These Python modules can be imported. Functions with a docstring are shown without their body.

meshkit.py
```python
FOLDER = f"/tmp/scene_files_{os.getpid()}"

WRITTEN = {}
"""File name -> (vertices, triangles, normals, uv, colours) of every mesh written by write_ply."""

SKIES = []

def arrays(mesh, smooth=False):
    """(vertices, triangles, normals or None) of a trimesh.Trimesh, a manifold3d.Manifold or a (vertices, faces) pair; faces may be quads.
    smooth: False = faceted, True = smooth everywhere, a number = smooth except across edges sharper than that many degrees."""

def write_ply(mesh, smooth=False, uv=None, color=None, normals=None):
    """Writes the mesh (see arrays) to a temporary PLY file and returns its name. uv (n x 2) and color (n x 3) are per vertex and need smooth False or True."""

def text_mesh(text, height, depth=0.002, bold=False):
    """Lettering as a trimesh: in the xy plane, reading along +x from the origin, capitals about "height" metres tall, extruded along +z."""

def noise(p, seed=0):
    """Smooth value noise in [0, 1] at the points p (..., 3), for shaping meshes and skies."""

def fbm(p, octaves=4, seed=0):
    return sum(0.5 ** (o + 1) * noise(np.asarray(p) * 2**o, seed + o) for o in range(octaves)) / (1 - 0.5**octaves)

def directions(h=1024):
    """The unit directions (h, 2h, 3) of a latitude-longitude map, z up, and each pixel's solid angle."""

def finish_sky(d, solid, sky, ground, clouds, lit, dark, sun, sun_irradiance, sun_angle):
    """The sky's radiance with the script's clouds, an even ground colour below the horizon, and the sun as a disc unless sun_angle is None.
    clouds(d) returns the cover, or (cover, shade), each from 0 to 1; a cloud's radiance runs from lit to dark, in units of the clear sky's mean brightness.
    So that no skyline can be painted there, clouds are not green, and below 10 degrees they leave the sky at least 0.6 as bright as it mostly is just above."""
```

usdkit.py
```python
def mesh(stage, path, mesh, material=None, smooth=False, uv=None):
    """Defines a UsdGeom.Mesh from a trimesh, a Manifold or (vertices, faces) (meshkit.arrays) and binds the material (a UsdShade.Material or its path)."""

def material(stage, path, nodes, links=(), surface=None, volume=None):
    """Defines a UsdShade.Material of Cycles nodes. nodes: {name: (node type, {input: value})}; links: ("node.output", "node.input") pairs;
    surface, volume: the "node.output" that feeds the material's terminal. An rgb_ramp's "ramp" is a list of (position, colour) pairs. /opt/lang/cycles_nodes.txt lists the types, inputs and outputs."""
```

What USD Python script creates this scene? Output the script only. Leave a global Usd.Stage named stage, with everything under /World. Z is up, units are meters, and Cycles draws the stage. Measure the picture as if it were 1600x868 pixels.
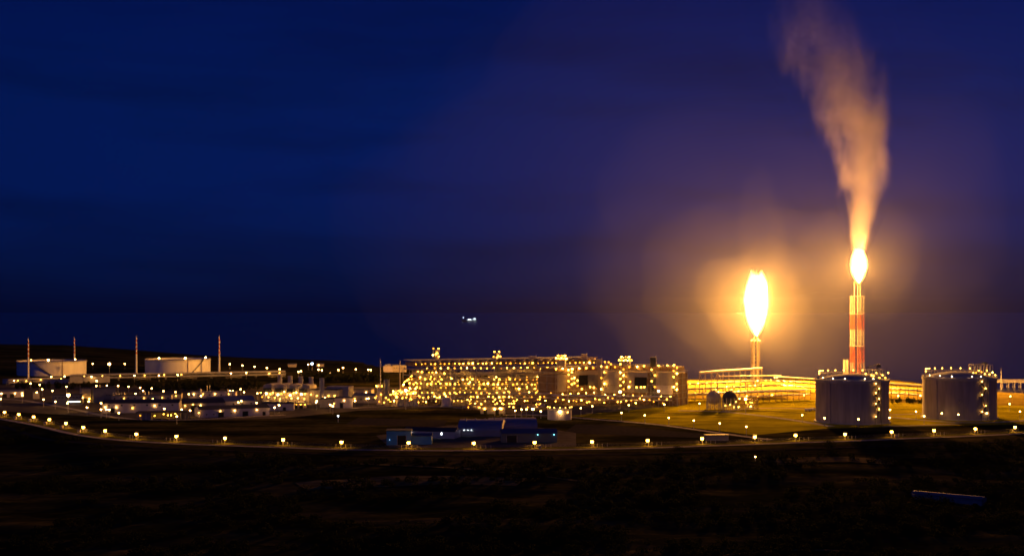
import math, random
import numpy as np, trimesh, usdkit
from meshkit import fbm
from shapely.geometry import Polygon
from pxr import Usd, UsdGeom, UsdLux, UsdShade, Gf, Vt

stage = Usd.Stage.CreateInMemory()
UsdGeom.SetStageUpAxis(stage, 'Z'); UsdGeom.SetStageMetersPerUnit(stage, 1.0)
UsdGeom.Xform.Define(stage, '/World'); UsdGeom.Scope.Define(stage, '/World/Looks')
random.seed(7); rng = np.random.default_rng(7)

# ------------------------------------------------------------------ camera
CAMZ, FPX, HY = 105.0, 2000.0, 484.0          # eye height, focal length and horizon row in pixels of a 1600 px wide frame
cam = UsdGeom.Camera.Define(stage, '/World/camera')
cam.AddTranslateOp().Set((0, 0, CAMZ)); cam.AddRotateXOp().Set(90)
cam.CreateHorizontalApertureAttr(36.0); cam.CreateFocalLengthAttr(45.0)
cam.CreateVerticalApertureOffsetAttr(-(434 - HY) / 1600 * 36)
cam.CreateClippingRangeAttr((1.0, 300000.0)); cam.CreateExposureAttr(0.0)
cam.CreateFStopAttr(0.11); cam.CreateFocusDistanceAttr(300.0)

# ------------------------------------------------------------------ materials
def M(name, nodes, links=(), surface=None, volume=None):
    return usdkit.material(stage, '/World/Looks/' + name, nodes, links, surface=surface, volume=volume)

# ------------------------------------------------------------------ sky, moonlight
ELEV, ROT = math.radians(38), math.radians(205)
sky_mat = M('sky_look', {
    's': ('sky_texture', {'sky_type': 'single_scattering', 'sun_disc': False, 'sun_elevation': ELEV, 'sun_rotation': ROT, 'altitude': 100.0}),
    'tc': ('texture_coordinate', {}), 'sep': ('separate_xyz', {}),
    'grad': ('rgb_ramp', {'ramp': [(0.0, (.0022, .015, .180)), (0.03, (.0018, .020, .215)), (0.09, (.0012, .028, .262)), (0.16, (.001, .036, .275)), (0.3, (.001, .032, .27)), (1.0, (.001, .028, .25))]}),
    'mul': ('mix', {'mix_type': 'multiply', 'fac': 1.0}),
    'map': ('mapping', {'scale': (3.0, 3.0, 22.0)}), 'n': ('noise_texture', {'scale': 1.3, 'detail': 4.0, 'roughness': .55}),
    'cl': ('map_range', {'from_min': .46, 'from_max': .78, 'to_min': 0.0, 'to_max': .38, 'clamp': True}),
    'cm': ('mix', {'mix_type': 'mix', 'color2': (.00035, .0012, .009)}),
    'b': ('background_shader', {'strength': .05})},
    [('tc.generated', 'sep.vector'), ('sep.z', 'grad.fac'), ('s.color', 'mul.color1'), ('grad.color', 'mul.color2'),
     ('tc.generated', 'map.vector'), ('map.vector', 'n.vector'), ('n.fac', 'cl.value'), ('cl.result', 'cm.fac'),
     ('mul.color', 'cm.color1'), ('cm.color', 'b.color')], surface='b.background')
dome = UsdLux.DomeLight.Define(stage, '/World/sky')
UsdShade.MaterialBindingAPI.Apply(dome.GetPrim()).Bind(sky_mat)
dome.GetPrim().SetCustomDataByKey('kind', 'structure')
moon = UsdLux.DistantLight.Define(stage, '/World/moonlight')
moon.CreateIntensityAttr(0.0015); moon.CreateAngleAttr(2.0); moon.CreateNormalizeAttr(True); moon.CreateColorAttr((.75, .82, 1.0))
moon.AddRotateZOp().Set(-math.degrees(ROT)); moon.AddRotateXOp().Set(-(90 - math.degrees(ELEV)))

def plain(name, col, rough=.7, metal=0., var=.25, scale=.15, stretch=(1, 1, 1), col2=None, detail=4.):
    spec = 0.0 if rough >= .95 else .5
    c = np.array(col, float); a = c * (1 - var); b = np.minimum(c * (1 + var), .95) if col2 is None else np.array(col2)
    return M(name, {'g': ('geometry', {}), 'm': ('mapping', {'scale': stretch}), 'n': ('noise_texture', {'scale': scale, 'detail': detail, 'roughness': .6}),
                    'r': ('rgb_ramp', {'ramp': [(.3, tuple(a)), (.7, tuple(b))]}), 'p': ('principled_bsdf', {'roughness': rough, 'metallic': metal, 'specular_ior_level': spec})},
             [('g.position', 'm.vector'), ('m.vector', 'n.vector'), ('n.fac', 'r.fac'), ('r.color', 'p.base_color')], surface='p.BSDF')
def lamp(name, col, strength):
    return M(name, {'e': ('emission', {'color': col, 'strength': strength})}, surface='e.emission')

STEEL = plain('galvanised_steel', (.46, .43, .38), .6, .1)
DARK = plain('dark_steel', (.07, .068, .066), .6)
RUST = plain('primer_steel', (.30, .19, .11), .7)
PIPE = plain('insulated_pipe', (.55, .54, .52), .35, .5)
WHITE = plain('white_paint', (.72, .71, .69), .5, 0, .08)
CREAM = plain('tank_shell_paint', (.78, .75, .72), .5, 0, .10, .08, (1, 1, .15))
RED = plain('red_paint', (.50, .10, .035), .5, 0, .15)
CONC = plain('weathered_concrete', (.35, .31, .30), .85, 0, .22, .25, (1, 1, .12))
CONCL = plain('pale_concrete', (.42, .40, .37), .85, 0, .2)
BEIGE = plain('beige_cladding', (.46, .40, .33), .6, 0, .12, .3)
GREY = plain('grey_cladding', (.24, .24, .25), .6, 0, .12, .3)
LILAC = plain('pale_cladding', (.64, .56, .55), .6, 0, .1, .3)
ROOFD = plain('dark_roof_sheet', (.045, .042, .045), .7)
ROOFP = plain('grey_roof_sheet', (.22, .22, .25), .6, 0, .12)
BLUE = plain('blue_sheet', (.04, .26, .60), .5, 0, .12)
BLUED = plain('deep_blue_sheet', (.10, .125, .16), .5, 0, .12)
VIOLET = plain('violet_grey_membrane', (.36, .32, .33), .6, 0, .12)
BLACK = plain('black_opening', (.012, .012, .013), .8)
GLASS = M('window_glass', {'p': ('principled_bsdf', {'base_color': (.02, .025, .03), 'roughness': .08})}, surface='p.BSDF')
RUBBER = plain('tyre_rubber', (.02, .02, .02), .9)
ASPH = plain('pale_road', (.48, .42, .34), .95, 0, .25, .2)
TRACK = plain('gravel_track', (.05, .042, .036), .95, 0, .3, .3)
PAD = plain('gravel_pad', (.15, .125, .09), .95, 0, .35, .06)
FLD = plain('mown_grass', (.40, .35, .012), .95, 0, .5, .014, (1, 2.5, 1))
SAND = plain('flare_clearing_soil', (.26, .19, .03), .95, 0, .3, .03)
VERGE = plain('verge_grass', (.17, .16, .03), .95, 0, .4, .15)
LEAF = M('leaves', {'o': ('object_info', {}), 'g': ('geometry', {}), 'n': ('noise_texture', {'scale': .5, 'detail': 2.}), 'r': ('rgb_ramp', {'ramp': [(.3, (.010, .014, .006)), (.7, (.035, .036, .012))]}),
                    'd': ('diffuse_bsdf', {}), 't': ('translucent_bsdf', {}), 'x': ('mix_closure', {'fac': .3})},
         [('g.position', 'n.vector'), ('n.fac', 'r.fac'), ('r.color', 'd.color'), ('r.color', 't.color'), ('d.BSDF', 'x.closure1'), ('t.BSDF', 'x.closure2')], surface='x.closure')
BARK = plain('bark', (.05, .04, .03), .9)
GROUND = M('rough_ground', {'g': ('geometry', {}), 'm': ('mapping', {'scale': (1, 2.6, 1)}), 'n': ('noise_texture', {'scale': .009, 'detail': 6., 'roughness': .62}),
                            'n2': ('noise_texture', {'scale': .12, 'detail': 5., 'roughness': .7}),
                            'r': ('rgb_ramp', {'ramp': [(.32, (.011, .011, .006)), (.46, (.030, .028, .009)), (.56, (.072, .062, .018)), (.68, (.115, .09, .034))]}),
                            'r2': ('rgb_ramp', {'ramp': [(.3, (.45, .45, .45)), (.7, (1.35, 1.3, 1.2))]}), 'mx': ('mix', {'mix_type': 'multiply', 'fac': 1.}),
                            'b': ('bump', {'strength': .12, 'distance': .5}), 'p': ('principled_bsdf', {'roughness': .95, 'specular_ior_level': 0.0})},
           [('g.position', 'm.vector'), ('m.vector', 'n.vector'), ('g.position', 'n2.vector'), ('n.fac', 'r.fac'), ('n2.fac', 'r2.fac'), ('r.color', 'mx.color1'), ('r2.color', 'mx.color2'),
            ('n2.fac', 'b.height'), ('b.normal', 'p.normal'), ('mx.color', 'p.base_color')], surface='p.BSDF')
SEA = M('sea_water', {'g': ('geometry', {}), 'm': ('mapping', {'scale': (.6, 1.6, 1)}), 'n': ('noise_texture', {'scale': .05, 'detail': 5.}), 'b': ('bump', {'strength': .5, 'distance': 1.5}),
                      'p': ('principled_bsdf', {'base_color': (.004, .006, .012), 'roughness': .25, 'ior': 1.33, 'specular_ior_level': .24})},
        [('g.position', 'm.vector'), ('m.vector', 'n.vector'), ('n.fac', 'b.height'), ('b.normal', 'p.normal')], surface='p.BSDF')
L_SOD = lamp('sodium_light', (1, .40, .035), 21.)
L_SODD = lamp('dim_sodium_light', (1, .34, .02), 7.)
L_SODB = lamp('bright_sodium_light', (1, .44, .05), 62.)
L_PER = lamp('perimeter_light', (1, .42, .04), 42.)
L_DOME = lamp('dome_light', (1, .56, .25), 80.)
L_AMB = lamp('amber_light', (1, .45, .06), 19.)
L_PEA = lamp('peach_light', (1, .49, .11), 40.)
L_BIG = lamp('floodlight_glow', (1, .52, .13), 75.)
L_STAIR = lamp('stair_light', (1, .44, .06), 60.)
L_COLD = lamp('cold_white_light', (.75, .88, 1.0), 14.)
L_TEAL = lamp('teal_light', (.25, .85, .95), 6.)
L_BLUE = lamp('blue_white_light', (.35, .62, 1.0), 22.)
FLAME = lamp('burning_gas', (1, .41, .06), 2900.)
TWHITE = plain('sooty_white_paint', (.26, .25, .24), .7, 0, .2, .3)
TRED = plain('sooty_red_paint', (.24, .05, .02), .7, 0, .2, .3)
FIRE = M('burning_gas_edge', {'v': ('principled_volume', {'color': (.5, .5, .5), 'density': 0.0, 'emission_strength': .5, 'emission_color': (1, .48, .12)})}, volume='v.volume')
LAMPS = dict(sod=L_SOD, amb=L_AMB, pea=L_PEA, big=L_BIG, sodd=L_SODD, sodb=L_SODB, per=L_PER, dome=L_DOME, stair=L_STAIR, cold=L_COLD, teal=L_TEAL, blue=L_BLUE)

# ------------------------------------------------------------------ mesh builder
CUBE_V = np.array([[x, y, z] for x in (-.5, .5) for y in (-.5, .5) for z in (-.5, .5)])
CUBE_F = np.array([[0, 1, 3], [0, 3, 2], [4, 6, 7], [4, 7, 5], [0, 4, 5], [0, 5, 1], [2, 3, 7], [2, 7, 6], [0, 2, 6], [0, 6, 4], [1, 5, 7], [1, 7, 3]])
ICO = trimesh.creation.icosphere(0); ICO1 = trimesh.creation.icosphere(1)
class MB:
    def __init__(s): s.v, s.f, s.n = [], [], 0
    def add(s, v, f):
        v = np.asarray(v, float); s.v.append(v); s.f.append(np.asarray(f, int) + s.n); s.n += len(v); return s
    def box(s, c, size, yaw=0.):
        v = CUBE_V * np.asarray(size, float); ca, sa = math.cos(yaw), math.sin(yaw)
        v = np.stack([v[:, 0] * ca - v[:, 1] * sa, v[:, 0] * sa + v[:, 1] * ca, v[:, 2]], 1)
        return s.add(v + np.asarray(c, float), CUBE_F)
    def beam(s, p, q, w, h=None):
        p, q = np.asarray(p, float), np.asarray(q, float); t = q - p; L = np.linalg.norm(t)
        if L < 1e-6: return s
        t /= L; a = np.cross(t, [0, 0, 1.] if abs(t[2]) < .95 else [1., 0, 0]); a /= np.linalg.norm(a); b = np.cross(t, a)
        v = (p + q) / 2 + CUBE_V[:, :1] * L * t + CUBE_V[:, 1:2] * w * a + CUBE_V[:, 2:] * (h or w) * b
        return s.add(v, CUBE_F)
    def tube(s, p, q, r, n=8, r2=None):
        p, q = np.asarray(p, float), np.asarray(q, float); t = q - p; L = np.linalg.norm(t); t /= L
        a = np.cross(t, [0, 0, 1.] if abs(t[2]) < .95 else [1., 0, 0]); a /= np.linalg.norm(a); b = np.cross(t, a)
        g = np.arange(n) * 2 * np.pi / n; ring = np.cos(g)[:, None] * a + np.sin(g)[:, None] * b
        v = np.vstack([p + ring * r, q + ring * (r if r2 is None else r2), p, q]); i = np.arange(n); j = (i + 1) % n
        f = np.vstack([np.stack([i, j, n + j], 1), np.stack([i, n + j, n + i], 1), np.stack([j, i, i * 0 + 2 * n], 1), np.stack([n + i, n + j, i * 0 + 2 * n + 1], 1)])
        return s.add(v, f)
    def path(s, pts, r, n=6):
        for a, b in zip(pts[:-1], pts[1:]): s.tube(a, b, r, n)
        return s
    def lathe(s, c, prof, n=48):
        prof = np.asarray(prof, float); g = np.arange(n) * 2 * np.pi / n
        v = np.stack([prof[:, None, 0] * np.cos(g), prof[:, None, 0] * np.sin(g), np.repeat(prof[:, 1:2], n, 1)], -1).reshape(-1, 3) + np.asarray(c, float)
        k = np.arange(len(prof) - 1)[:, None] * n; i = np.arange(n)[None]; j = (i + 1) % n
        f = np.vstack([np.stack([k + i, k + j, k + n + j], -1).reshape(-1, 3), np.stack([k + i, k + n + j, k + n + i], -1).reshape(-1, 3)])
        return s.add(v, f)
    def ball(s, c, r, m=ICO, sc=(1, 1, 1)): return s.add(m.vertices * r * np.asarray(sc) + np.asarray(c), m.faces)
    def prism(s, pts, ext):           # convex outline extruded along ext
        p = np.asarray(pts, float); n = len(p); v = np.vstack([p, p + np.asarray(ext, float)])
        f = [[0, i + 1, i] for i in range(1, n - 1)] + [[n, n + i, n + i + 1] for i in range(1, n - 1)]
        for i in range(n): j = (i + 1) % n; f += [[i, j, n + j], [i, n + j, n + i]]
        return s.add(v, f)
    def mesh(s): return np.vstack(s.v), np.vstack(s.f)

taken = {}
def numbered(path):
    k = taken.get(path, -1) + 1; taken[path] = k
    return path if k == 0 else f'{path}_{k:03d}'
def put(path, mb, mat, base=(0, 0, 0), smooth=False):
    v, f = mb.mesh() if isinstance(mb, MB) else mb
    usdkit.mesh(stage, path, (v - np.asarray(base, float), f), mat, smooth=smooth)
    return stage.GetPrimAtPath(path)
def tag(p, label=None, cat=None, group=None, kind=None):
    for k, x in (('label', label), ('category', cat), ('group', group), ('kind', kind)):
        if x: p.SetCustomDataByKey(k, x)
    return p
lr = np.random.default_rng(5)
class Thing:
    def __init__(s, name, label, cat, base=(0, 0, 0), group=None):
        s.base = np.asarray(base, float); s.name = '/World/' + name; s.path = numbered(s.name)
        x = UsdGeom.Xform.Define(stage, s.path); x.AddTranslateOp().Set(tuple(map(float, s.base))); s.prim = tag(x.GetPrim(), label, cat, group)
    def part(s, name, mb, mat, smooth=False, label=None, under=None):
        if isinstance(mb, MB) and not mb.v: return None
        p = numbered((under or s.path) + '/' + name); tag(put(p, mb, mat, s.base, smooth), label); return p
    def light(s, c, mat='sod', r=.8, name='floodlight', under=None):
        if mat == 'sod': k = lr.random(); mat = 'sod' if k < .5 else ('sodd' if k < .8 else 'sodb')
        if mat in ('sod', 'sodd', 'sodb', 'amb', 'pea', 'big'): r *= 1.12
        return s.part(name, MB().ball(c, r), LAMPS[mat], under=under)
def single(name, mb, mat, label=None, cat=None, group=None, kind=None, smooth=False):
    return tag(put(numbered('/World/' + name), mb, mat, smooth=smooth), label, cat, group, kind)
def copy(t, loc, label, group=None, rotz=None, scale=None):
    p = numbered(t.name); x = UsdGeom.Xform.Define(stage, p)
    x.GetPrim().GetReferences().AddInternalReference(t.path)
    x.ClearXformOpOrder(); x.AddTranslateOp().Set(tuple(map(float, loc)))
    if rotz: x.AddRotateZOp().Set(rotz)
    if scale: x.AddScaleOp().Set(scale)
    x.GetPrim().SetInstanceable(True); return tag(x.GetPrim(), label, None, group)

# ------------------------------------------------------------------ terrain
COAST_PX = [-2000, 560, 620, 700, 900, 1060, 1180, 1400, 1500, 1560, 1610, 1800, 4000]
COAST_D = [3000, 2950, 2500, 2350, 2150, 1980, 1980, 1960, 1780, 1640, 1612, 1580, 1560]
HILL_PX = [-1500, -300, 0, 100, 200, 300, 400, 500, 620, 700]
HILL_Z = [60, 42, 33.5, 31, 19, 4, -5.5, -11, -17, -17]
SEAZ = -20.0
PERIM = [(7, 643.3), (29.3, 646.8), (52.5, 650.7), (77.2, 654.8), (103, 660.6), (130.2, 667), (164.3, 672.4), (213, 677.4), (275.6, 680.9), (351.4, 683.9), (442.4, 686.4), (533.6, 690), (638.5, 691.2),
         (740.3, 691.7), (835.4, 690.5), (925, 689.4), (1012, 687.5), (1097, 684.6), (1179.4, 682), (1243, 679.4), (1320.5, 677.7), (1393.2, 674.1), (1459.5, 672), (1524, 669.4), (1586, 666.7)]
EDGE_PX = [-1500] + [p[0] for p in PERIM] + [2500]; EDGE_D = [1900] + [200800 / (p[1] - 484) for p in PERIM] + [1330]
def sstep(a, b, x): t = np.clip((x - a) / (b - a), 0, 1); return t * t * (3 - 2 * t)
def T(x, y):
    x, y = np.asarray(x, float), np.asarray(y, float)
    px = 800 + 2000 * x / np.maximum(y, 250.)
    dc = np.interp(px, COAST_PX, COAST_D)
    z = np.interp(px, HILL_PX, HILL_Z) * np.clip((y - 2130) / 670, 0, 1) * (1 - sstep(2500, 4000, px * 0 + y))
    p = np.stack([x * .012, y * .02, 0 * x], -1)
    dn = np.interp(px, EDGE_PX, EDGE_D) - 48 - y
    z = z - .04 * np.clip(dn - 8, 0, 150) + sstep(0, 120, dn) * (fbm(p, 4, 3) - .5) * 6
    hill = np.clip((360 - y) / 360, 0, 3)
    z = z * (1 - np.clip(hill * 3, 0, 1)) + np.minimum(103 * hill ** 1.6, 103.2)
    drop = sstep(-35, 40, y - dc)
    return z * (1 - drop) + (SEAZ - 6) * drop
def Q(px, py, d): return np.array([(px - 800) / FPX * d, d, CAMZ - (py - HY) / FPX * d])
def P(px, py, z=0.): return Q(px, py, FPX * (CAMZ - z) / (py - HY))
def G(px, py, h=0.):                  # foot point on the ground of something whose top, h above it, shows at (px, py)
    ds = np.linspace(450, 3000, 2551); hit = np.nonzero(CAMZ - (py - HY) / FPX * ds <= T((px - 800) / FPX * ds, ds) + h)[0]
    hi = float(ds[hit[0]]) if len(hit) else 3000.; x = (px - 800) / FPX * hi
    return np.array([x, hi, float(T(x, hi))])

ys = np.concatenate([np.linspace(-500, 520, 40), np.linspace(530, 960, 150), np.linspace(968, 2080, 90), np.linspace(2090, 3300, 100)])
av = np.linspace(-.95, .95, 260)
yy, aa = np.meshgrid(ys, av, indexing='ij'); xx = aa * (yy + 520); zz = T(xx, yy)
n_r, n_c = yy.shape; ii = (np.arange(n_r - 1)[:, None] * n_c + np.arange(n_c - 1)[None]).ravel()
gf = np.vstack([np.stack([ii, ii + 1, ii + n_c + 1], 1), np.stack([ii, ii + n_c + 1, ii + n_c], 1)])
single('ground', (np.stack([xx, yy, zz], -1).reshape(-1, 3), gf), GROUND, kind='structure', smooth=True)
s_ = 42000.
single('sea', (np.array([[-s_, -6000, SEAZ], [s_, -6000, SEAZ], [s_, 60000, SEAZ], [-s_, 60000, SEAZ]]), np.array([[0, 1, 2], [0, 2, 3]])), SEA, kind='structure')

def ribbon(pts, w, lift, step=12.):
    pts = np.asarray(pts, float)[:, :2]; seg = np.linalg.norm(np.diff(pts, axis=0), axis=1); cum = np.concatenate([[0], np.cumsum(seg)])
    t = np.linspace(0, cum[-1], max(2, int(cum[-1] / step))); p = np.stack([np.interp(t, cum, pts[:, k]) for k in (0, 1)], 1)
    k = np.ones(5) / 5
    if len(p) > 9: p[2:-2] = np.stack([np.convolve(p[:, c], k, 'valid') for c in (0, 1)], 1)
    d = np.gradient(p, axis=0); d /= np.linalg.norm(d, axis=1, keepdims=True); nrm = np.stack([-d[:, 1], d[:, 0]], 1)
    l, r = p + nrm * w / 2, p - nrm * w / 2; v = np.vstack([l, r]); v = np.column_stack([v, T(v[:, 0], v[:, 1]) + lift]); n = len(p); i = np.arange(n - 1)
    return v, np.vstack([np.stack([i, n + i, n + i + 1], 1), np.stack([i, n + i + 1, i + 1], 1)])
def sheet(pxs, lift):                 # a flat patch on level ground through the given pixels
    v = np.array([P(*p) for p in pxs])[:, :2]; v, f = trimesh.creation.triangulate_polygon(Polygon(v), engine='earcut')
    return np.column_stack([v, np.full(len(v), lift)]), f
def area(name, pxs, mat, lift): single(name, sheet(pxs, lift), mat, kind='structure')
def road(name, pxs, w, mat=ASPH, lift=.25): single(name, ribbon([P(*p) for p in pxs], w, lift), mat, kind='structure')

# pads, clearings and fields on the level ground
area('gravel_yard', [(-160, 632), (140, 650), (290, 656), (440, 653), (560, 641), (700, 636), (860, 652), (1070, 632), (1070, 610), (560, 604), (-160, 600)], PAD, .10)
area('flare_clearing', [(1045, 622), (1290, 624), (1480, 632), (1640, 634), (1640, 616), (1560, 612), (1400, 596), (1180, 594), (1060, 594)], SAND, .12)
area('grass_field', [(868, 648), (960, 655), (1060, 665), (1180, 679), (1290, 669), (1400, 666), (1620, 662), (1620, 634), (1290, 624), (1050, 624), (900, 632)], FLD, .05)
area('gravel_yard', [(588, 680), (610, 700), (900, 697), (900, 676), (820, 664), (700, 664)], PAD, .07)
area('bare_earth_strip', [(540, 662), (690, 668), (700, 656), (560, 652)], TRACK, .06)
area('bare_earth_strip', [(880, 676), (1100, 684), (1130, 680), (960, 664), (900, 662)], TRACK, .06)
road('service_road', [(878, 650), (910, 653.5), (960, 657), (1010, 661), (1060, 667), (1120, 676), (1205, 687)], 7)
road('service_road', [(1060, 641), (1100, 642), (1129, 642.3), (1180, 648), (1240, 656), (1300, 666)], 8)
road('service_road', [(1130, 642.5), (1165, 638), (1200, 637), (1245, 637), (1290, 640)], 7)
road('service_road', [(930, 644), (1010, 644.5), (1090, 646)], 5, TRACK)
road('service_road', [(1385, 651), (1410, 653), (1450, 657), (1500, 661), (1560, 660), (1620, 655)], 8)
road('service_road', [(1380, 666), (1450, 664), (1500, 661.5)], 6)
road('service_road', [(1385, 648), (1415, 647), (1445, 646)], 6, lift=.27)
road('service_road', [(-40, 622), (30, 624), (60, 629), (120, 640), (170, 651), (230, 656.5), (300, 656), (400, 650), (445, 648)], 7)
road('service_road', [(545, 638), (600, 634), (680, 634), (760, 640)], 7)
road('service_road', [(786, 648), (850, 648), (880, 650)], 10)
road('service_road', [(1100, 640), (1200, 642), (1260, 646)], 5, TRACK, .27)

# ------------------------------------------------------------------ perimeter road, lamps and fence
PH = 4.6
feet = np.array([P(px, py, PH) for px, py in PERIM]); feet[:, 2] = 0
line = np.vstack([feet[:1] * [1, 1, 0] + [-90, 70, 0], feet, feet[-1:] + [60, 60, 0]])
away = np.zeros_like(line); t_ = np.gradient(line[:, :2], axis=0); t_ /= np.linalg.norm(t_, axis=1, keepdims=True); away[:, 0], away[:, 1] = -t_[:, 1], t_[:, 0]
away *= np.where(away[:, 1:2] < 0, -1, 1)
single('perimeter_road', ribbon(line - away * 13, 6.5, .30), ASPH, kind='structure')
single('grass_verge', ribbon(line - away * 1.0, 13, .15), VERGE, kind='structure')
single('outer_track', ribbon(line - away * 34 + np.array([[0, -1, 0]]) * np.linspace(0, 25, len(line))[:, None], 5, .35), TRACK, kind='structure')
ORD = ['first', 'second', 'third', 'fourth', 'fifth', 'sixth', 'seventh', 'eighth', 'ninth', 'tenth', 'eleventh', 'twelfth', 'thirteenth']
def make_post(name, label, cat, base, h, bulb, r, group, arm=1.0, thick=.22):
    r *= 1.15 if bulb in ('pea', 'big', 'per') else 1.0
    t = Thing(name, label, cat, base, group); b = np.asarray(base, float)
    t.part('base', MB().box(b + [0, 0, .3], (.7, .7, .6)), CONCL); t.part('pole', MB().tube(b + [0, 0, .55], b + [0, 0, h + .3], thick, 8, thick * .6), STEEL)
    t.part('lamp_head', MB().box(b + [0, 0, h + r * .9], (r * 2.1, r * 2.1, r * .5)).beam(b + [0, 0, h + .3 + r], b + [0, .1 + arm * .3, h + .3 + r], .2), DARK)
    t.part('bulb', MB().ball(b + [0, -.05, h], r), LAMPS[bulb]); return t
proto_p = None
for k, f in enumerate(feet):
    n = k + 1
    lab = (ORD[k] + ' short perimeter lamp from the left, above the curved grass verge') if n <= 13 else (ORD[len(feet) - n] + ' short perimeter lamp from the right, above the curved grass verge')
    if proto_p is None: proto_p = make_post('perimeter_lamp', lab, 'lamp post', f, PH, 'per', 1.15, 'lamps along the perimeter road')
    else: copy(proto_p, f, lab, 'lamps along the perimeter road')
fen = Thing('perimeter_fence', 'long post and wire fence following the curved perimeter lamps', 'fence', feet[12])
fl = line + away * 3.2; seg = np.linalg.norm(np.diff(fl, axis=0), axis=1); cum = np.concatenate([[0], np.cumsum(seg)])
near_s = cum[1:-1]; ss = np.unique(np.concatenate([n_ + np.array((-13, -9, -5, -2) if k < 10 else ((-6, -2, 2, 6) if k < 13 else (2, 5, 9, 13))) for k, n_ in enumerate(near_s)]))
fp = [np.array([np.interp(s, cum, fl[:, 0]), np.interp(s, cum, fl[:, 1]), 0.]) for s in ss]
for p in fp: fen.part('fence_post', MB().box(p + [0, 0, 1.35], (.32, .32, 2.7)), CONCL)
wire = MB()
for a, b in zip(fp[:-1], fp[1:]):
    for z in (.9, 1.7, 2.5): wire.beam(a + [0, 0, z], b + [0, 0, z], .06)
fen.part('wire', wire, STEEL)
# cabinets standing beside some lamps
cab0 = None
for k, side in ((1, -1), (2, -1), (3, -1), (4, -1), (5, -1), (14, 1), (21, 1)):
    c = feet[k] + np.array([side * 3.6, -.5, 0])
    lab = 'small concrete cabinet left of the %s perimeter lamp from the left' % ORD[k] if k < 13 else 'small concrete cabinet right of the %s perimeter lamp from the right' % ORD[24 - k]
    if cab0 is None:
        cab0 = Thing('cabinet', lab, 'cabinet', c, 'cabinets beside the perimeter lamps')
        cab0.part('body', MB().box(c + [0, 0, 1.1], (2.6, 1.6, 2.2)), CONCL); cab0.part('lid', MB().box(c + [0, 0, 2.3], (2.9, 1.9, .2)), STEEL)
    else: copy(cab0, c, lab, 'cabinets beside the perimeter lamps')

MEAD = plain('pale_meadow', (.20, .15, .05), .95, 0, .5, .05, (1, 3, 1))
single('meadow_strip', ribbon([P(470, 749), P(560, 744), P(690, 741), P(815, 745)], 30, .35), MEAD, kind='structure')
single('meadow_strip', ribbon([P(1200, 716), P(1260, 713), P(1330, 713), P(1400, 716)], 24, .35), MEAD, kind='structure')
single('outer_track', ribbon([P(560, 722), P(720, 728), P(920, 743)], 5, .4), MEAD, kind='structure')
single('outer_track', ribbon([P(1020, 862), P(1120, 850), P(1240, 836), P(1330, 838)], 5, .4), MEAD, kind='structure')
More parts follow.
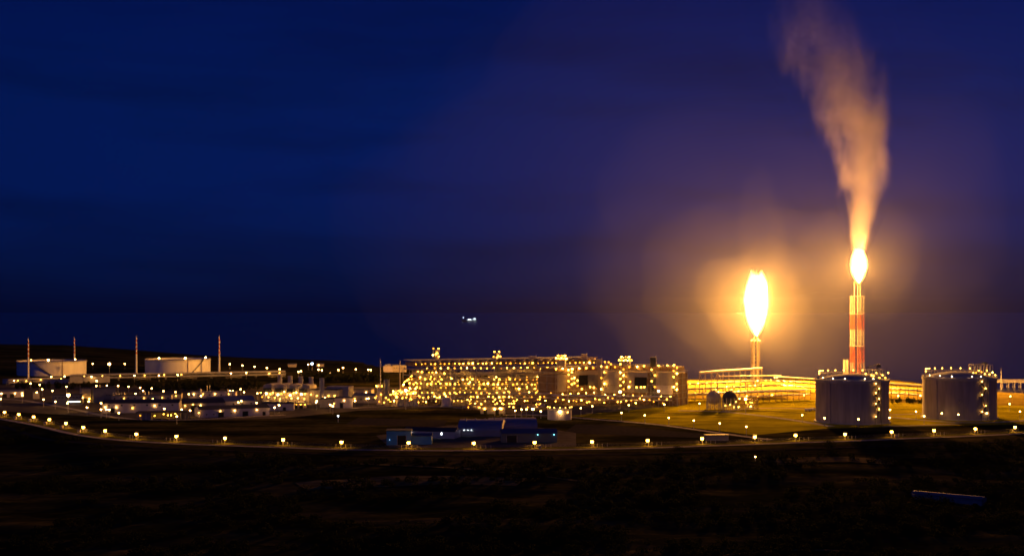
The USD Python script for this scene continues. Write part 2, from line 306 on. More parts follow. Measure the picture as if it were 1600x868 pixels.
# ------------------------------------------------------------------ lamp posts on the site (head pixel, height, kind)
zones = [
 ('the lit grass field', 7, 'pea', .62, [(907.6, 637), (925.6, 634), (982.5, 632.4), (1038, 631.3), (1093, 629.8), (971, 644.4), (1007.4, 648.1), (1045, 652.3), (1084, 656.5), (1124.3, 661), (1166.2, 666), (1253.5, 647.9)]),
 ('the two domed gas tanks', 7, 'pea', .66, [(1288.2, 652.8), (1341.3, 654.4), (1390.7, 639.7), (1389.9, 652.1), (1431.1, 642.4), (1443.9, 649.8), (1403.5, 617.9), (1438, 617.5), (1471.6, 645.1), (1497.5, 647), (1541.9, 645), (1577.4, 630.6), (1593.6, 642.4), (1578.8, 618.5)]),
 ('the yard left of the ochre block', 8, 'pea', .75, [(22, 594.5), (48, 598.6), (62, 600.7), (66, 607.8), (82, 610), (57.6, 612.4), (35, 617.3), (68, 623.7), (86.4, 627), (2.3, 614.3), (1, 622.8), (105.3, 629.5), (104, 603.7)]),
 ('the long ochre building', 8, 'pea', .75, [(138.7, 626.7), (136, 636), (158, 629.5), (158, 639.4), (166.4, 639.4), (171, 639.6), (150.7, 602.5), (167, 601.8), (184.6, 602.5), (201, 603.7), (219, 605.3), (237, 606.2), (223.5, 610), (212, 614.5), (192.6, 617.7), (238.7, 623.3)]),
 ('the warehouses', 7, 'pea', .75, [(185.7, 644.5), (256.7, 638.2), (284, 639.2), (297, 640.8), (276.3, 650), (364.5, 639), (255.5, 610.4), (257.5, 614), (274.4, 612.2), (294.7, 615.2), (314, 618), (356, 624.2), (372.4, 628.1), (377.2, 626), (383.4, 623), (401, 629), (402.3, 614), (359, 610), (363.8, 610.3), (376, 607.6), (381.3, 612.2)]),
 ('the pair of white oil tanks', 9, 'pea', .95, [(101, 587.5), (80, 588.5), (151, 594.7), (143, 588), (145, 568), (195, 568), (210, 586.4), (248.4, 586.4), (277.6, 585.3), (228.8, 562), (361, 583), (385, 582)]),
 ('the far coastal slope', 9, 'pea', 1.0, [(359.2, 568.4), (378.8, 570.5), (397.7, 572.4), (417, 574.4), (436.9, 576.2), (419.6, 580), (466.4, 580.4), (470.5, 579.4), (497.5, 577), (503, 578), (528.8, 577.6), (516, 582.7), (481.5, 569), (498, 570), (536, 574), (556, 576.3), (575.6, 577), (579.3, 577.6)]),
 ('the white building beside the turbine hall', 8, 'pea', .8, [(536, 606.4), (546.3, 609.4), (554.6, 625.5), (507.6, 620.7), (516, 632), (520, 634), (495, 626), (494, 628), (429, 636.2), (436, 632.5), (575.6, 622)]),
 ('the low yellow lit building', 7, 'pea', .7, [(815, 639), (822.6, 639), (805, 641), (845, 642), (773, 638.5), (781, 637.5)]),
]
group_of = 'lamp posts around %s'
for zone, h, bulb, r, pts in zones:
    pts = sorted(pts); proto = None
    for k, (px, py) in enumerate(pts):
        f = G(px, py, h); n = len(pts)
        lab = '%s lamp post from the %s around %s' % ((ORD[k], 'left', zone) if k <= n // 2 else (ORD[n - 1 - k], 'right', zone))
        if proto is None: proto = make_post('lamp_post', lab, 'lamp post', f, h, bulb, r, group_of % zone)
        else: copy(proto, f, lab, group_of % zone)
for px, py, h, r, mat, lab in [(106.7, 616.8, 18, 1.5, 'big', 'big star bright floodlight mast left of the yellow lit block'), (171, 568.2, 20, 1.9, 'big', 'big bright floodlight mast between the two white oil tanks'),
                               (969, 611.5, 18, 1.25, 'big', 'bright floodlight mast before the tall cladding walls'), (1029, 610.3, 18, 1.1, 'big', 'bright floodlight mast right of the dark square stack'),
                               (832.7, 638.6, 12, 1.05, 'big', 'bright floodlight mast beside the lit yard below the process plant'), (1165, 623, 15, 1.1, 'big', 'bright floodlight mast right of the spherical tanks'),
                               (634, 609.5, 20, 1.3, 'big', 'bright floodlight mast above the row of upright vessels'), (487.6, 567.8, 12, 2.2, 'blue', 'blue white floodlight mast on the far coastal slope'),
                               (528.3, 649, 6, .8, 'cold', 'lone white lamp on the dark field below the turbine hall'), (1180, 713.3, 3, .45, 'pea', 'tiny pale lamp in the dark scrub outside the perimeter')]:
    make_post('floodlight_mast', lab, 'floodlight mast', G(px, py, h), h, mat, r, None, 1.5, .3)

# ------------------------------------------------------------------ generic sheds
YAW = math.radians(25)
def uv(yaw): return np.array([math.cos(yaw), math.sin(yaw), 0.]), np.array([-math.sin(yaw), math.cos(yaw), 0.])
Z = np.array([0, 0, 1.])
def shed(name, label, cat, px, py, length, depth, h, rise, wall, roof, yaw=YAW, doors=(), windows=(), group=None, over=.5, vents=(), flat=False, arch=False, lamps=()):
    """px, py: the pixel of the front corner nearest the left. doors, windows: (u0, width, z0, height) along the front."""
    o = P(px, py); o[2] = 0; u, v = uv(yaw); t = Thing(name, label, cat, o + u * length / 2 + v * depth / 2, group)
    t.o, t.u, t.v = o, u, v
    t.part('wall', MB().prism([o, o + v * depth, o + v * depth + Z * h, o + Z * h], u * .4), wall)
    t.part('wall', MB().prism([o + u * .4, o + u * (length - .4), o + u * (length - .4) + Z * h, o + u * .4 + Z * h], v * .4), wall)
    t.part('wall', MB().prism([o + u * .4 + v * (depth - .4), o + u * (length - .4) + v * (depth - .4), o + u * (length - .4) + v * (depth - .4) + Z * h, o + u * .4 + v * (depth - .4) + Z * h], v * .4), wall)
    t.part('wall', MB().prism([o + u * (length - .4), o + u * (length - .4) + v * depth, o + u * (length - .4) + v * depth + Z * h, o + u * (length - .4) + Z * h], u * .4), wall)
    a, b = o - u * over, o + u * (length + over)
    if arch:
        n = 12; pr = [(depth / 2 - (depth / 2 + .4) * math.cos(math.pi * i / n), h + .02 + rise * math.sin(math.pi * i / n)) for i in range(n + 1)]
        t.part('roof', MB().prism([a + v * q + Z * z for q, z in pr], b - a), roof)
    elif flat:
        t.part('roof', MB().prism([a - v * over + Z * (h + .01), a + v * (depth + over) + Z * (h + .01), a + v * (depth + over) + Z * (h + rise), a - v * over + Z * (h + rise)], b - a), roof)
    else:
        for s in (0, 1):
            e, m = (-over, depth / 2) if s == 0 else (depth + over, depth / 2)
            t.part('roof_slope', MB().prism([a + v * e + Z * (h + .02), a + v * m + Z * (h + rise), a + v * m + Z * (h + rise + .35), a + v * e + Z * (h + .37)], b - a), roof)
        for q in (0, length - .4): t.part('gable', MB().prism([o + u * q + Z * (h + .01), o + u * q + v * depth + Z * (h + .01), o + u * q + v * depth / 2 + Z * (h + rise)], u * .4), wall)
    for u0, w, z0, hh in doors:
        p = t.part('door', MB().prism([o + u * u0 - v * .12 + Z * z0, o + u * (u0 + w) - v * .12 + Z * z0, o + u * (u0 + w) - v * .12 + Z * (z0 + hh), o + u * u0 - v * .12 + Z * (z0 + hh)], v * .1), BLACK)
        t.part('frame', MB().beam(o + u * (u0 - .15) - v * .15, o + u * (u0 - .15) - v * .15 + Z * (hh + .3), .3).beam(o + u * (u0 + w + .15) - v * .15, o + u * (u0 + w + .15) - v * .15 + Z * (hh + .3), .3), STEEL, under=p)
    for u0, w, z0, hh in windows:
        c = o + u * (u0 + w / 2) + Z * (z0 + hh / 2)
        p = t.part('window', MB().box(c - v * .06, (w, .1, hh), yaw), GLASS)
        t.part('frame', MB().box(c - v * .1 + Z * hh / 2, (w + .3, .2, .2), yaw).box(c - v * .1 - Z * hh / 2, (w + .3, .2, .2), yaw), STEEL, under=p)
    for q, z, m_, r_ in lamps: t.light(o + u * q - v * 1.0 + Z * z, m_, r_, 'wall_lamp')
    for q, s, hh, r in vents: t.part('roof_vent', MB().tube(o + u * q + v * s + Z * h, o + u * q + v * s + Z * (h + hh), r, 8).ball(o + u * q + v * s + Z * (h + hh), r * 1.4), PIPE)
    return t

win = lambda n, L, z, w=1.8, hh=1.5: [(L * (i + .5) / n - w / 2, w, z, hh) for i in range(n)]
# left yard
shed('storage_shed', 'low pale shed with a row of dark bays at the far left edge', 'shed', -30, 622, 48, 16, 7, 1.6, LILAC, ROOFP, doors=[(8 + 8 * i, 5, 0, 4.5) for i in range(4)], lamps=[(6, 5, 'pea', .5), (22, 5, 'amb', .5), (38, 5, 'pea', .5), (46, 5, 'pea', .5)])
shed('hut', 'small lit cream hut left of the big star bright floodlight', 'hut', 52, 622.5, 7, 7, 6.5, 1.2, BEIGE, ROOFP)
t = shed('office_building', 'dark two storey office with a strip of white lit windows', 'building', 84, 633, 30, 14, 11, .5, GREY, ROOFD, flat=True, windows=win(8, 30, 7.6))
for i in range(7): t.part('lit_window', MB().box(t.o + t.u * (15 + 2.0 * i) - t.v * .12 + Z * 3.6, (1.2, .1, .8), YAW), L_COLD if i % 3 else L_PEA)
t = shed('plant_room', 'tall grey block with its left face lit yellow', 'building', 146, 629, 24, 20, 16.5, .7, GREY, ROOFD, flat=True, windows=[(14, 1.6, 8, 1.2), (16.4, 1.6, 8, 1.2)], vents=[(8, 9, 2.5, .5)])
o = P(127, 629); o[2] = 0; u, v = uv(YAW)
t = Thing('plant_room', 'yellow lit ochre block joined to the left of the tall grey block', 'building', o + u * 6 + v * 6)
t.part('wall', MB().box(o + u * 5.4 + v * 8 + Z * 8, (10.6, 14, 16), YAW), BEIGE); t.part('roof', MB().box(o + u * 5.4 + v * 8 + Z * 16.3, (11.2, 14.6, .6), YAW), ROOFD)
t.part('door', MB().box(o + u * 5 + v * .9 + Z * 2.5, (4, .3, 5), YAW), DARK)
for q, z in ((1.5, 6), (8.5, 4.5)): t.light(o + u * q - v * .8 + Z * z, 'sod', .55, 'wall_lamp')
t = shed('workshop', 'long low ochre building with white roof stubs behind the pale warehouse', 'building', 174, 629, 66, 14, 8.2, .5, BEIGE, ROOFD, yaw=math.radians(8), flat=True, windows=win(9, 66, 4.2), vents=[(1.5 + 3 * i, 4, 2.8, .55) for i in range(5)] + [(36, 6, 3, .5), (40, 6, 3.4, .5)])
for q in (14, 36, 56): t.light(t.o + t.u * q - t.v * .8 + Z * 5.2, 'amb', .5, 'wall_lamp')
t = shed('warehouse', 'long pale warehouse with dark roof behind the lamp lit canopy', 'warehouse', 160, 645, 76, 22, 9.8, 3.0, LILAC, ROOFD, yaw=math.radians(7), doors=[(8, 4, 0, 5)], windows=win(6, 76, 7), lamps=[(3, 6, 'pea', .55), (14, 6, 'pea', .5), (30, 5, 'amb', .55), (52, 7, 'pea', .5)])
o = P(214, 656); o[2] = 0; u, v = uv(math.radians(8))
t = Thing('canopy', 'low dark roofed open canopy with yellow lamps underneath', 'canopy', o + u * 23 + v * 8)
t.part('roof', MB().box(o + u * 23 + v * 8 + Z * 7.4, (48, 18, .7), math.radians(8)), ROOFD); t.part('back_wall', MB().box(o + u * 23 + v * 15.6 + Z * 3.5, (46, .5, 7), math.radians(8)), CONCL)
for q in range(7): t.part('column', MB().box(o + u * (1 + 7.3 * q) + v * .6 + Z * 3.5, (.6, .6, 7)), STEEL)
t.part('partition', MB().box(o + u * 8.5 + v * 8 + Z * 3.5, (7.5, 14, 6.8), math.radians(8)), GREY)
for q, z in ((2.2, 4), (5, 4.4), (15.5, 3.6), (24, 5), (28, 4), (31, 4), (35, 5.2)): t.light(o + u * q + v * 6 + Z * z, 'sod', .55, 'canopy_lamp')
for q in (1, 2): t.part('partition', MB().box(o + u * (12.6 if q == 1 else 39.5) + v * 8 + Z * 3.5, (1, 14, 6.8), math.radians(8)), GREY)
shed('warehouse', 'long white warehouse with two dark doors and orange lit gable', 'warehouse', 312, 652.3, 69, 25, 7.8, 2.6, LILAC, ROOFD, doors=[(18, 5.5, 0, 5), (42, 5.5, 0, 5), (62, 3, 0, 4)], windows=[(6, 1.5, 2.5, 1), (13, 1.5, 2.5, 1), (30, 1.5, 3, 1)], lamps=[(-1, 5, 'amb', .6), (34, 6, 'pea', .5), (20, 6, 'pea', .35), (56, 6, 'pea', .4)])
shed('warehouse', 'dark gable roofed hall left of the blue grey roof', 'warehouse', 283, 641, 46, 30, 7, 4, BEIGE, ROOFD, doors=[(10, 6, 0, 5)], lamps=[(4, 5, 'amb', .6), (12, 6, 'amb', .6), (20, 5, 'pea', .5)])
shed('warehouse', 'hall with wide blue grey roof behind the white warehouse', 'warehouse', 330, 637, 48, 34, 6.5, 4.5, LILAC, ROOFP, windows=win(5, 48, 3))
shed('office_building', 'long pinkish low building before the dark tree belt', 'building', 296, 622, 54, 14, 7.2, .5, LILAC, ROOFP, yaw=math.radians(5), flat=True, windows=win(8, 54, 3.4), lamps=[(5, 5, 'pea', .5), (16, 5, 'amb', .5), (30, 5, 'pea', .5), (46, 5, 'amb', .5)], vents=[(12, 5, 2.6, 1.2), (20, 5, 7.5, .3), (23, 5, 8, .3), (44, 5, 3, .6)])
shed('storage_shed', 'small ochre shed right of the long ochre building', 'shed', 256, 624, 20, 10, 6.5, 1.4, BEIGE, ROOFD, yaw=math.radians(5), doors=[(6, 4, 0, 4)], lamps=[(3, 4, 'amb', .5), (14, 4.5, 'amb', .5)])
shed('storage_shed', 'low violet wall shed below the turbine hall', 'shed', 409, 641, 33, 12, 7, 1.5, LILAC, ROOFD, yaw=math.radians(4), doors=[(22, 3, 0, 3.5)])
t = shed('workshop', 'small yellow lit workshop below the turbine stacks', 'building', 456, 637.5, 15, 9, 5.2, .4, BEIGE, ROOFD, yaw=0, flat=True, doors=[(2, 4, 0, 3.6), (8, 4, 0, 3.6)])
for q in (1.2, 5, 9.5, 14): t.light(t.o + t.u * q - t.v * .8 + Z * 4.2, 'sod', .45, 'wall_lamp')
shed('control_house', 'white building with dark door right of the turbine hall', 'building', 523, 637, 19, 15, 10.5, .5, LILAC, ROOFD, yaw=math.radians(6), flat=True, doors=[(5.5, 3.4, 0, 6)], lamps=[(-1, 5, 'amb', .55), (10, 8, 'pea', .4)])
shed('storage_shed', 'low ochre shed left of the white building with dark door', 'shed', 500, 636, 14, 12, 9, .8, BEIGE, ROOFD, yaw=0, flat=True)
shed('workshop', 'low brown roofed workshop left of the two upright columns', 'building', 549, 629, 30, 18, 8, 2.4, BEIGE, ROOFP, yaw=math.radians(-8), windows=win(4, 30, 3.5), lamps=[(4, 5, 'amb', .5), (18, 5, 'pea', .5), (28, 6, 'amb', .5)])
shed('workshop', 'long dark roofed store behind the white building', 'building', 524, 620, 44, 16, 9, .6, BEIGE, ROOFD, yaw=math.radians(-6), flat=True, windows=win(6, 44, 4.5), lamps=[(6, 6, 'amb', .5), (22, 6, 'amb', .5), (38, 6, 'pea', .5)])
# far slope
def far_shed(name, label, px, py, length, depth, h, rise, wall, roof, **k):
    global P
    keep = P; q = G(px, py); P = lambda *a: q * [1, 1, 0]
    t = shed(name, label, 'building', px, py, length, depth, h, rise, wall, roof, **k); P = keep
    x = UsdGeom.Xformable(t.prim); x.GetOrderedXformOps()[0].Set(tuple(map(float, t.base + [0, 0, q[2] - .3]))); return t
far_shed('coastal_building', 'pale block on the coast left of the process plant', 614, 581, 22, 14, 12, .8, BEIGE, ROOFP, yaw=0, flat=True, windows=win(5, 22, 7))
far_shed('coastal_building', 'dim white block joined left of the pale coastal block', 599, 581, 15.5, 12, 10.5, .8, LILAC, ROOFP, yaw=0, flat=True, vents=[(3 + 2.2 * i, 5, 3, .4) for i in range(5)])
far_shed('coastal_hut', 'small hut on the far slope left of the blue white floodlight', 450, 573, 15, 9, 5, 1.5, BEIGE, ROOFP, yaw=0)
far_shed('coastal_hut', 'small hut on the far slope right of the blue white floodlight', 494, 572.5, 14, 9, 5, 1.5, BEIGE, ROOFP, yaw=0)
# blue sheds by the perimeter
t = shed('blue_shed', 'tall blue shed with wide black doorway behind the perimeter lamps', 'shed', 604, 695, 19, 15, 11, .5, BLUE, ROOFD, yaw=math.radians(2), flat=True, doors=[(8.5, 6.5, 0, 7.5)])
t.light(t.o + t.u * 2.4 - t.v * .5 + Z * 4.2, 'cold', .12, 'wall_lamp')
shed('blue_shed', 'low blue annexe right of the tall blue shed', 'shed', 642.5, 694, 16, 12, 6.5, 1.5, BLUE, BLUED, yaw=math.radians(2))
t = shed('storage_shed', 'low dark roofed shed behind the tall blue shed', 'shed', 630, 683, 44, 18, 5.6, 2.2, LILAC, ROOFD, yaw=math.radians(-14))
for q in (7, 33): t.part('lit_window', MB().box(t.o + t.u * q - t.v * .1 + Z * 4, (.6, .1, 1.8), math.radians(-14)), L_COLD)
t = shed('arched_hall', 'large violet arch roofed hall with three small white lamps', 'hall', 716, 681, 36, 40, 4.5, 8.0, VIOLET, VIOLET, yaw=math.radians(-4), arch=True, vents=[(5 + 8 * i, 14 + 2 * i, 8.6, .5) for i in range(4)])
for q in (5, 8, 11): t.light(t.o + t.u * q - t.v * .7 + Z * 5.2, 'cold', .28, 'wall_lamp')
shed('arched_hall', 'violet arch roofed hall joined right of the larger violet hall', 'hall', 766, 676, 40, 34, 4.5, 7.0, VIOLET, VIOLET, yaw=math.radians(4), arch=True, vents=[(4 + 6 * i, 12 + i, 7.4, .45) for i in range(5)])
t = shed('blue_shed', 'long deep blue shed with two teal lamps at its right end', 'shed', 784, 691, 44, 18, 6.8, 3.0, BLUED, BLUED, yaw=math.radians(4), doors=[(4, 8, 0, 5.5)])
for q in (28.5, 41.5): t.light(t.o + t.u * q - t.v * .9 + Z * 6.2, 'teal', .42, 'wall_lamp')
# yellow lit building and others under the process plant
t = shed('workshop', 'low yellow lit building below the left process train', 'building', 751, 646, 25, 9, 7, .5, BEIGE, ROOFD, yaw=math.radians(3), flat=True, doors=[(3, 3.5, 0, 4), (15, 3.5, 0, 4)])
for q in (4, 14, 21): t.light(t.o + t.u * q - t.v * 1.0 + Z * 5, 'sod', .6, 'wall_lamp')
shed('control_house', 'pink walled block at the foot of the cladding walls', 'building', 1019, 629, 15, 12, 9.5, .6, LILAC, ROOFD, yaw=math.radians(-12), flat=True, doors=[(10, 3, 0, 4)])
shed('storage_shed', 'dark low roofed shed behind the perimeter lamps left of the road end', 'shed', 1104, 688, 18, 8, 4, .6, GREY, ROOFD, yaw=math.radians(5), flat=True)
o = G(1423, 779); u, v = uv(math.radians(-38)); t = Thing('ribbed_shed', 'long low blue roofed shed alone in the dark foreground scrub', 'shed', o)
yaw_ = math.radians(-38); t.part('wall', MB().box(o + u * 21 + v * 4 + Z * 1.0, (41, 7.4, 4.0), yaw_), GREY)
for i in range(5):
    q0, q1 = 8.6 * i / 5 - .3, 8.6 * (i + 1) / 5 - .42
    zt = lambda q: 3.1 + 1.5 * (1 - abs(q - 4) / 4.4)
    t.part('roof_panel', MB().prism([o + v * q0 + Z * zt(q0), o + v * q1 + Z * zt(q1), o + v * q1 + Z * (zt(q1) + .25), o + v * q0 + Z * (zt(q0) + .25)], u * 42), ROOFP if i % 2 else BLUED)
t.part('gable', MB().prism([o + u * 41.6 + Z * .5, o + u * 41.6 + v * 8 + Z * .5, o + u * 41.6 + v * 8 + Z * 3, o + u * 41.6 + v * 4 + Z * 4.4, o + u * 41.6 + Z * 3], u * .3), BLUED)

# ------------------------------------------------------------------ oil tanks and striped masts
def oil_tank(px, py, label, lights, stair):
    R, H = 53.5, 22.4; f = P(px, py); c = f * (1 + R / np.linalg.norm(f[:2])); c[2] = 0
    t = Thing('oil_tank', label, 'storage tank', c, 'white oil tanks'); toc = math.atan2(-c[1], -c[0])
    t.part('shell', MB().lathe(c, [(R, 0), (R, H)], 96), CREAM, 30)
    t.part('roof', MB().lathe(c, [(R - .2, H - 1.8), (R * .5, H - 1.2), (.01, H - 1)], 96), STEEL)
    ring = MB()
    for z, w in ((H - .2, 1.1), (H - 2.2, .8)): ring.lathe(c, [(R + .05, z - .35), (R + w, z - .3), (R + w, z + .3), (R + .05, z + .35)], 96)
    t.part('wind_girder', ring, STEEL); rail = MB()
    for k in range(72): a = k * 2 * np.pi / 72; p = c + [R * math.cos(a), R * math.sin(a), H]; rail.beam(p, p + Z * 1.3, .15)
    rail.lathe(c, [(R - .07, H + 1.2), (R + .07, H + 1.2), (R + .07, H + 1.35), (R - .07, H + 1.35), (R - .07, H + 1.2)], 72); t.part('handrail', rail, STEEL)
    st = MB(); a0, a1 = stair; n = 22
    pts = [c + [(R + 1.2) * math.cos(toc + a0 + (a1 - a0) * i / n), (R + 1.2) * math.sin(toc + a0 + (a1 - a0) * i / n), 1 + (H - 1) * i / n] for i in range(n + 1)]
    for a, b in zip(pts[:-1], pts[1:]): st.beam(a, b, 1.6, .8); st.beam(a + Z * 1.2, b + Z * 1.2, .2)
    t.part('stair', st, DARK); a = toc + .3; p = c + [(R + .5) * math.cos(a), (R + .5) * math.sin(a), 0]
    t.part('riser_pipe', MB().tube(p, p + Z * (H + 3), .6), RUST)
    for a, r, m in lights:
        p = c + [R * math.cos(toc + a), R * math.sin(toc + a), H + 3.2]; t.part('lamp_pole', MB().tube(p - Z * 3.2, p, .2), STEEL); t.light(p, m, r, 'rim_lamp')
    return c
oil_tank(81, 587.2, 'white oil tank furthest left, stair falling to the right', [(-.62, .8, 'pea'), (-.1, 1.3, 'big'), (.72, 1.0, 'pea')], (.0, -.55))
oil_tank(278, 583.6, 'white oil tank on the right, stair rising to the right', [(-.6, 1.15, 'big'), (.22, 1.4, 'big'), (1.0, 1.1, 'big')], (.42, .85))
for k, (px, pyb, pyt, lab) in enumerate([(44, 590, 530, 'red and white striped mast before the furthest left oil tank'), (116, 586.5, 528, 'red and white striped mast behind the furthest left oil tank'),
                                         (213, 584, 527, 'red and white striped mast just left of the right oil tank'), (342.5, 583, 526, 'red and white striped mast just right of the right oil tank')]):
    c = P(px, pyb); c[2] = 0; d = c[1]
    if k == 1: c = c * (2175 / d); d = 2175.
    H = CAMZ - (pyt - HY) / FPX * d; t = Thing('striped_mast', lab, 'mast', c, 'striped masts by the oil tanks'); zb = [0, H * .45, H * .55] + [H * (.55 + .45 * i / 8) for i in range(1, 9)]
    for i, (a, b) in enumerate(zip(zb[:-1], zb[1:])):
        r = 1.7 - .7 * (a / H); t.part('mast_section', MB().tube(c + Z * a, c + Z * b, r, 10, 1.7 - .7 * (b / H)), (RED if (i % 2 == 0 and i > 1) else WHITE), 30)
    t.part('top_rod', MB().tube(c + Z * H, c + Z * (H + 3), .25), STEEL)

# ------------------------------------------------------------------ bund walls and pipe run on the left
def wall_run(label, p, q, h, mat=CONCL):
    p, q = P(*p), P(*q); p[2] = q[2] = 0; t = Thing('bund_wall', label, 'wall', (p + q) / 2); n = max(2, int(np.linalg.norm(q - p) / 14))
    for i in range(n): a, b = p + (q - p) * i / n, p + (q - p) * ((i + .985) / n); t.part('wall_panel', MB().beam(a + Z * h / 2, b + Z * h / 2, .5, h), mat)
    t.part('coping', MB().beam(p + Z * (h + .16), q + Z * (h + .16), .9, .3), STEEL)
wall_run('low beige wall in front of the furthest left oil tank', (4, 599), (108, 599.5), 6.5)
wall_run('tall beige wall between the dark trees and the left oil tank', (109, 598), (172, 597), 9)
def pipe_rack(name, label, a, b, levels, pipes, bay, mat=STEEL, pmat=PIPE, width=9., post=.5, r=.55, lamps=(), lampmat='sod', lr=.6, top=None, braces=True):
    a, b = np.array(a, float), np.array(b, float); u = (b - a); L = np.linalg.norm(u); u /= L; v = np.array([-u[1], u[0], 0]); n = max(1, int(round(L / bay)))
    t = Thing(name, label, 'pipe rack', (a + b) / 2); H = levels[-1]
    for i in range(n + 1):
        m = MB(); p = a + u * L * i / n
        for s in (-.5, .5): m.beam(p + v * width * s, p + v * width * s + Z * (H + .8), post)
        for z in levels: m.beam(p - v * width / 2 + Z * z, p + v * width / 2 + Z * z, post * .9)
        if braces and i < n and i % 3 == 1:
            q = a + u * L * (i + 1) / n
            for s in (-.5, .5): m.beam(p + v * width * s, q + v * width * s + Z * levels[0], post * .5); m.beam(q + v * width * s, p + v * width * s + Z * levels[0], post * .5)
        t.part('bent', m, mat)
    for z in levels:
        for s in (-.5, .5): t.part('stringer', MB().beam(a + v * width * s + Z * z, b + v * width * s + Z * z, post * .7), mat)
        for k in range(pipes):
            rr = r * (.7 + .6 * rng.random()); t.part('pipe', MB().tube(a + v * width * ((k + .5) / pipes - .5) * .9 + Z * (z + post * .45 + rr), b + v * width * ((k + .5) / pipes - .5) * .9 + Z * (z + post * .45 + rr), rr, 8), pmat, 40)
    if top: t.part('top_deck', MB().beam(a + Z * (H + 2.2), b + Z * (H + 2.2), width + 1, top), CONCL)
    for s, z in lamps: t.light(a + u * L * s - v * (width / 2 + .6) * np.sign(v[1] or 1) + Z * z, lampmat, lr)
    return t
g = lambda px, d: np.array([(px - 800) / FPX * d, d, 0.])
pipe_rack('pipe_rack', 'long low run of silver pipes in front of the oil tanks', g(110, 1890), g(445, 2010), [3.5, 8], 5, 22, width=11, r=.8, lamps=[(.06, 7), (.14, 7), (.22, 7), (.33, 7), (.42, 7), (.5, 7), (.92, 6), (.97, 7)], lampmat='amb', lr=.7)
pipe_rack('pipe_rack', 'short low pipe run before the furthest left beige wall', g(12, 1790), g(100, 1850), [3, 6.5], 4, 20, width=8, r=.7, lamps=[(.15, 6), (.3, 5), (.55, 6), (.8, 5), (.92, 6)], lampmat='amb', lr=.6)

# ------------------------------------------------------------------ turbine hall with its five stacks
yaw = math.radians(-14); o = P(405, 630); o[2] = 0; u, v = uv(yaw); L = 92.
t = Thing('turbine_hall', 'lamp lit hall with scalloped roof and five pale exhaust stacks', 'power plant', o + u * L / 2 + v * 12)
for i in range(4):
    b = o + u * (2 + 14.2 * i)
    n = 8; pr = [(13.6 * k / n, 20.0 - 1.2 * i * 0 + 2.2 * math.sin(math.pi * k / n)) for k in range(n + 1)]
    t.part('hall_bay', MB().prism([b + v * 6 + u * 0, b + v * 6 + u * 13.6] + [b + v * 6 + u * q + Z * z for q, z in pr[::-1]], v * 20), BEIGE)
    p = t.part('intake_hood', MB().prism([b + u * 3 + Z * 13, b + u * 10.5 + Z * 13, b + u * 10.5 + Z * 17.5, b + u * 3 + Z * 17.5], v * 5.8), DARK)
    t.part('louvre', MB().box(b + u * 6.75 - v * .1 + Z * 15, (6.4, .15, 3.4), yaw), BLACK, under=p)
    for q, z, m, r in ((6.8, 10.5, 'big', .95), (1, 13, 'sod', .7), (12, 12, 'sod', .7), (3, 7.5, 'sod', .6), (10, 6.5, 'amb', .6)): t.light(b + u * (q + rng.uniform(-1, 1)) - v * 1.2 + Z * (z + rng.uniform(-1, 1)), m, r)
    m = MB()
    for q in (1, 6.5, 12): m.beam(b + u * q - v * 3, b + u * q - v * 3 + Z * 9, .5); m.beam(b + u * q - v * 3 + Z * 9, b + u * q + v * 6 + Z * 9, .4)
    for z in (4.5, 9): m.beam(b - v * 3 + Z * z, b + u * 14 - v * 3 + Z * z, .4)
    t.part('gallery', m, STEEL)
    t.part('duct', MB().tube(b + u * 3 - v * 1.5 + Z * 2, b + u * 11 - v * 1.5 + Z * 2, 1.3, 10), PIPE, 40)
t.part('annexe', MB().box(o + u * 74 + v * 17 + Z * 8, (34, 20, 16), yaw), BEIGE); t.part('annexe_roof', MB().box(o + u * 74 + v * 17 + Z * 16.4, (35, 21, .7), yaw), ROOFD)
t.part('block', MB().box(o + u * 85 + v * 30 + Z * 9.5, (26, 16, 19), yaw), CONCL)
for q in (60, 67, 74, 81, 88): t.light(o + u * q + v * 5.6 + Z * rng.uniform(7, 11), 'amb', .6)
for px, pyt, d in ((437, 585.3, 1470), (453, 587, 1462), (469.4, 588, 1454), (485.8, 589, 1446), (502.5, 590.5, 1425)):
    c = g(px, d); zt = CAMZ - (pyt - HY) / FPX * d; z0 = 16 if px < 490 else 3
    p = t.part('exhaust_stack', MB().tube(c + Z * z0, c + Z * zt, 2.3, 14), CONCL, 40); t.part('cap_ring', MB().tube(c + Z * (zt - .5), c + Z * (zt + .2), 2.6, 14), STEEL, under=p)
    t.part('ladder', MB().beam(c + [2.6, -.6, z0], c + [2.6, -.6, zt], .5), WHITE, under=p)

# ------------------------------------------------------------------ columns and vessels left of the process train
def column(name, label, px, pyb, pyt, r, mat, platforms=(), lights=(), cat='column', group=None):
    c = P(px, pyb); c[2] = 0; H = CAMZ - (pyt - HY) / FPX * c[1]; t = Thing(name, label, cat, c, group)
    t.part('shell', MB().lathe(c, [(r, 0), (r, H - r * .5), (r * .8, H - r * .15), (.02, H)], 20), mat, 40); t.part('skirt', MB().lathe(c, [(r * 1.2, .0), (r * 1.2, 1.2), (r, 1.3)], 20), CONCL)
    for z in platforms: t.part('platform', MB().lathe(c, [(r, z), (r + 1.4, z), (r + 1.4, z + .25), (r, z + .25)], 16).lathe(c, [(r + 1.35, z + 1.1), (r + 1.45, z + 1.1), (r + 1.45, z + 1.25), (r + 1.35, z + 1.25), (r + 1.35, z + 1.1)], 16), STEEL)
    t.part('ladder', MB().beam(c + [r + .4, -.3, 0], c + [r + .4, -.3, H], .5), STEEL)
    for dx, z in lights: t.light(c + [dx, -r - 1, z], 'sod', .6)
    return t
column('absorber_column', 'pale upright column right of the thin mast, dimmer of the pair', 593, 632, 599, 2.6, LILAC, (12, 19), [(-3, 21), (3, 21), (-3, 10), (2, 12), (0, 4)])
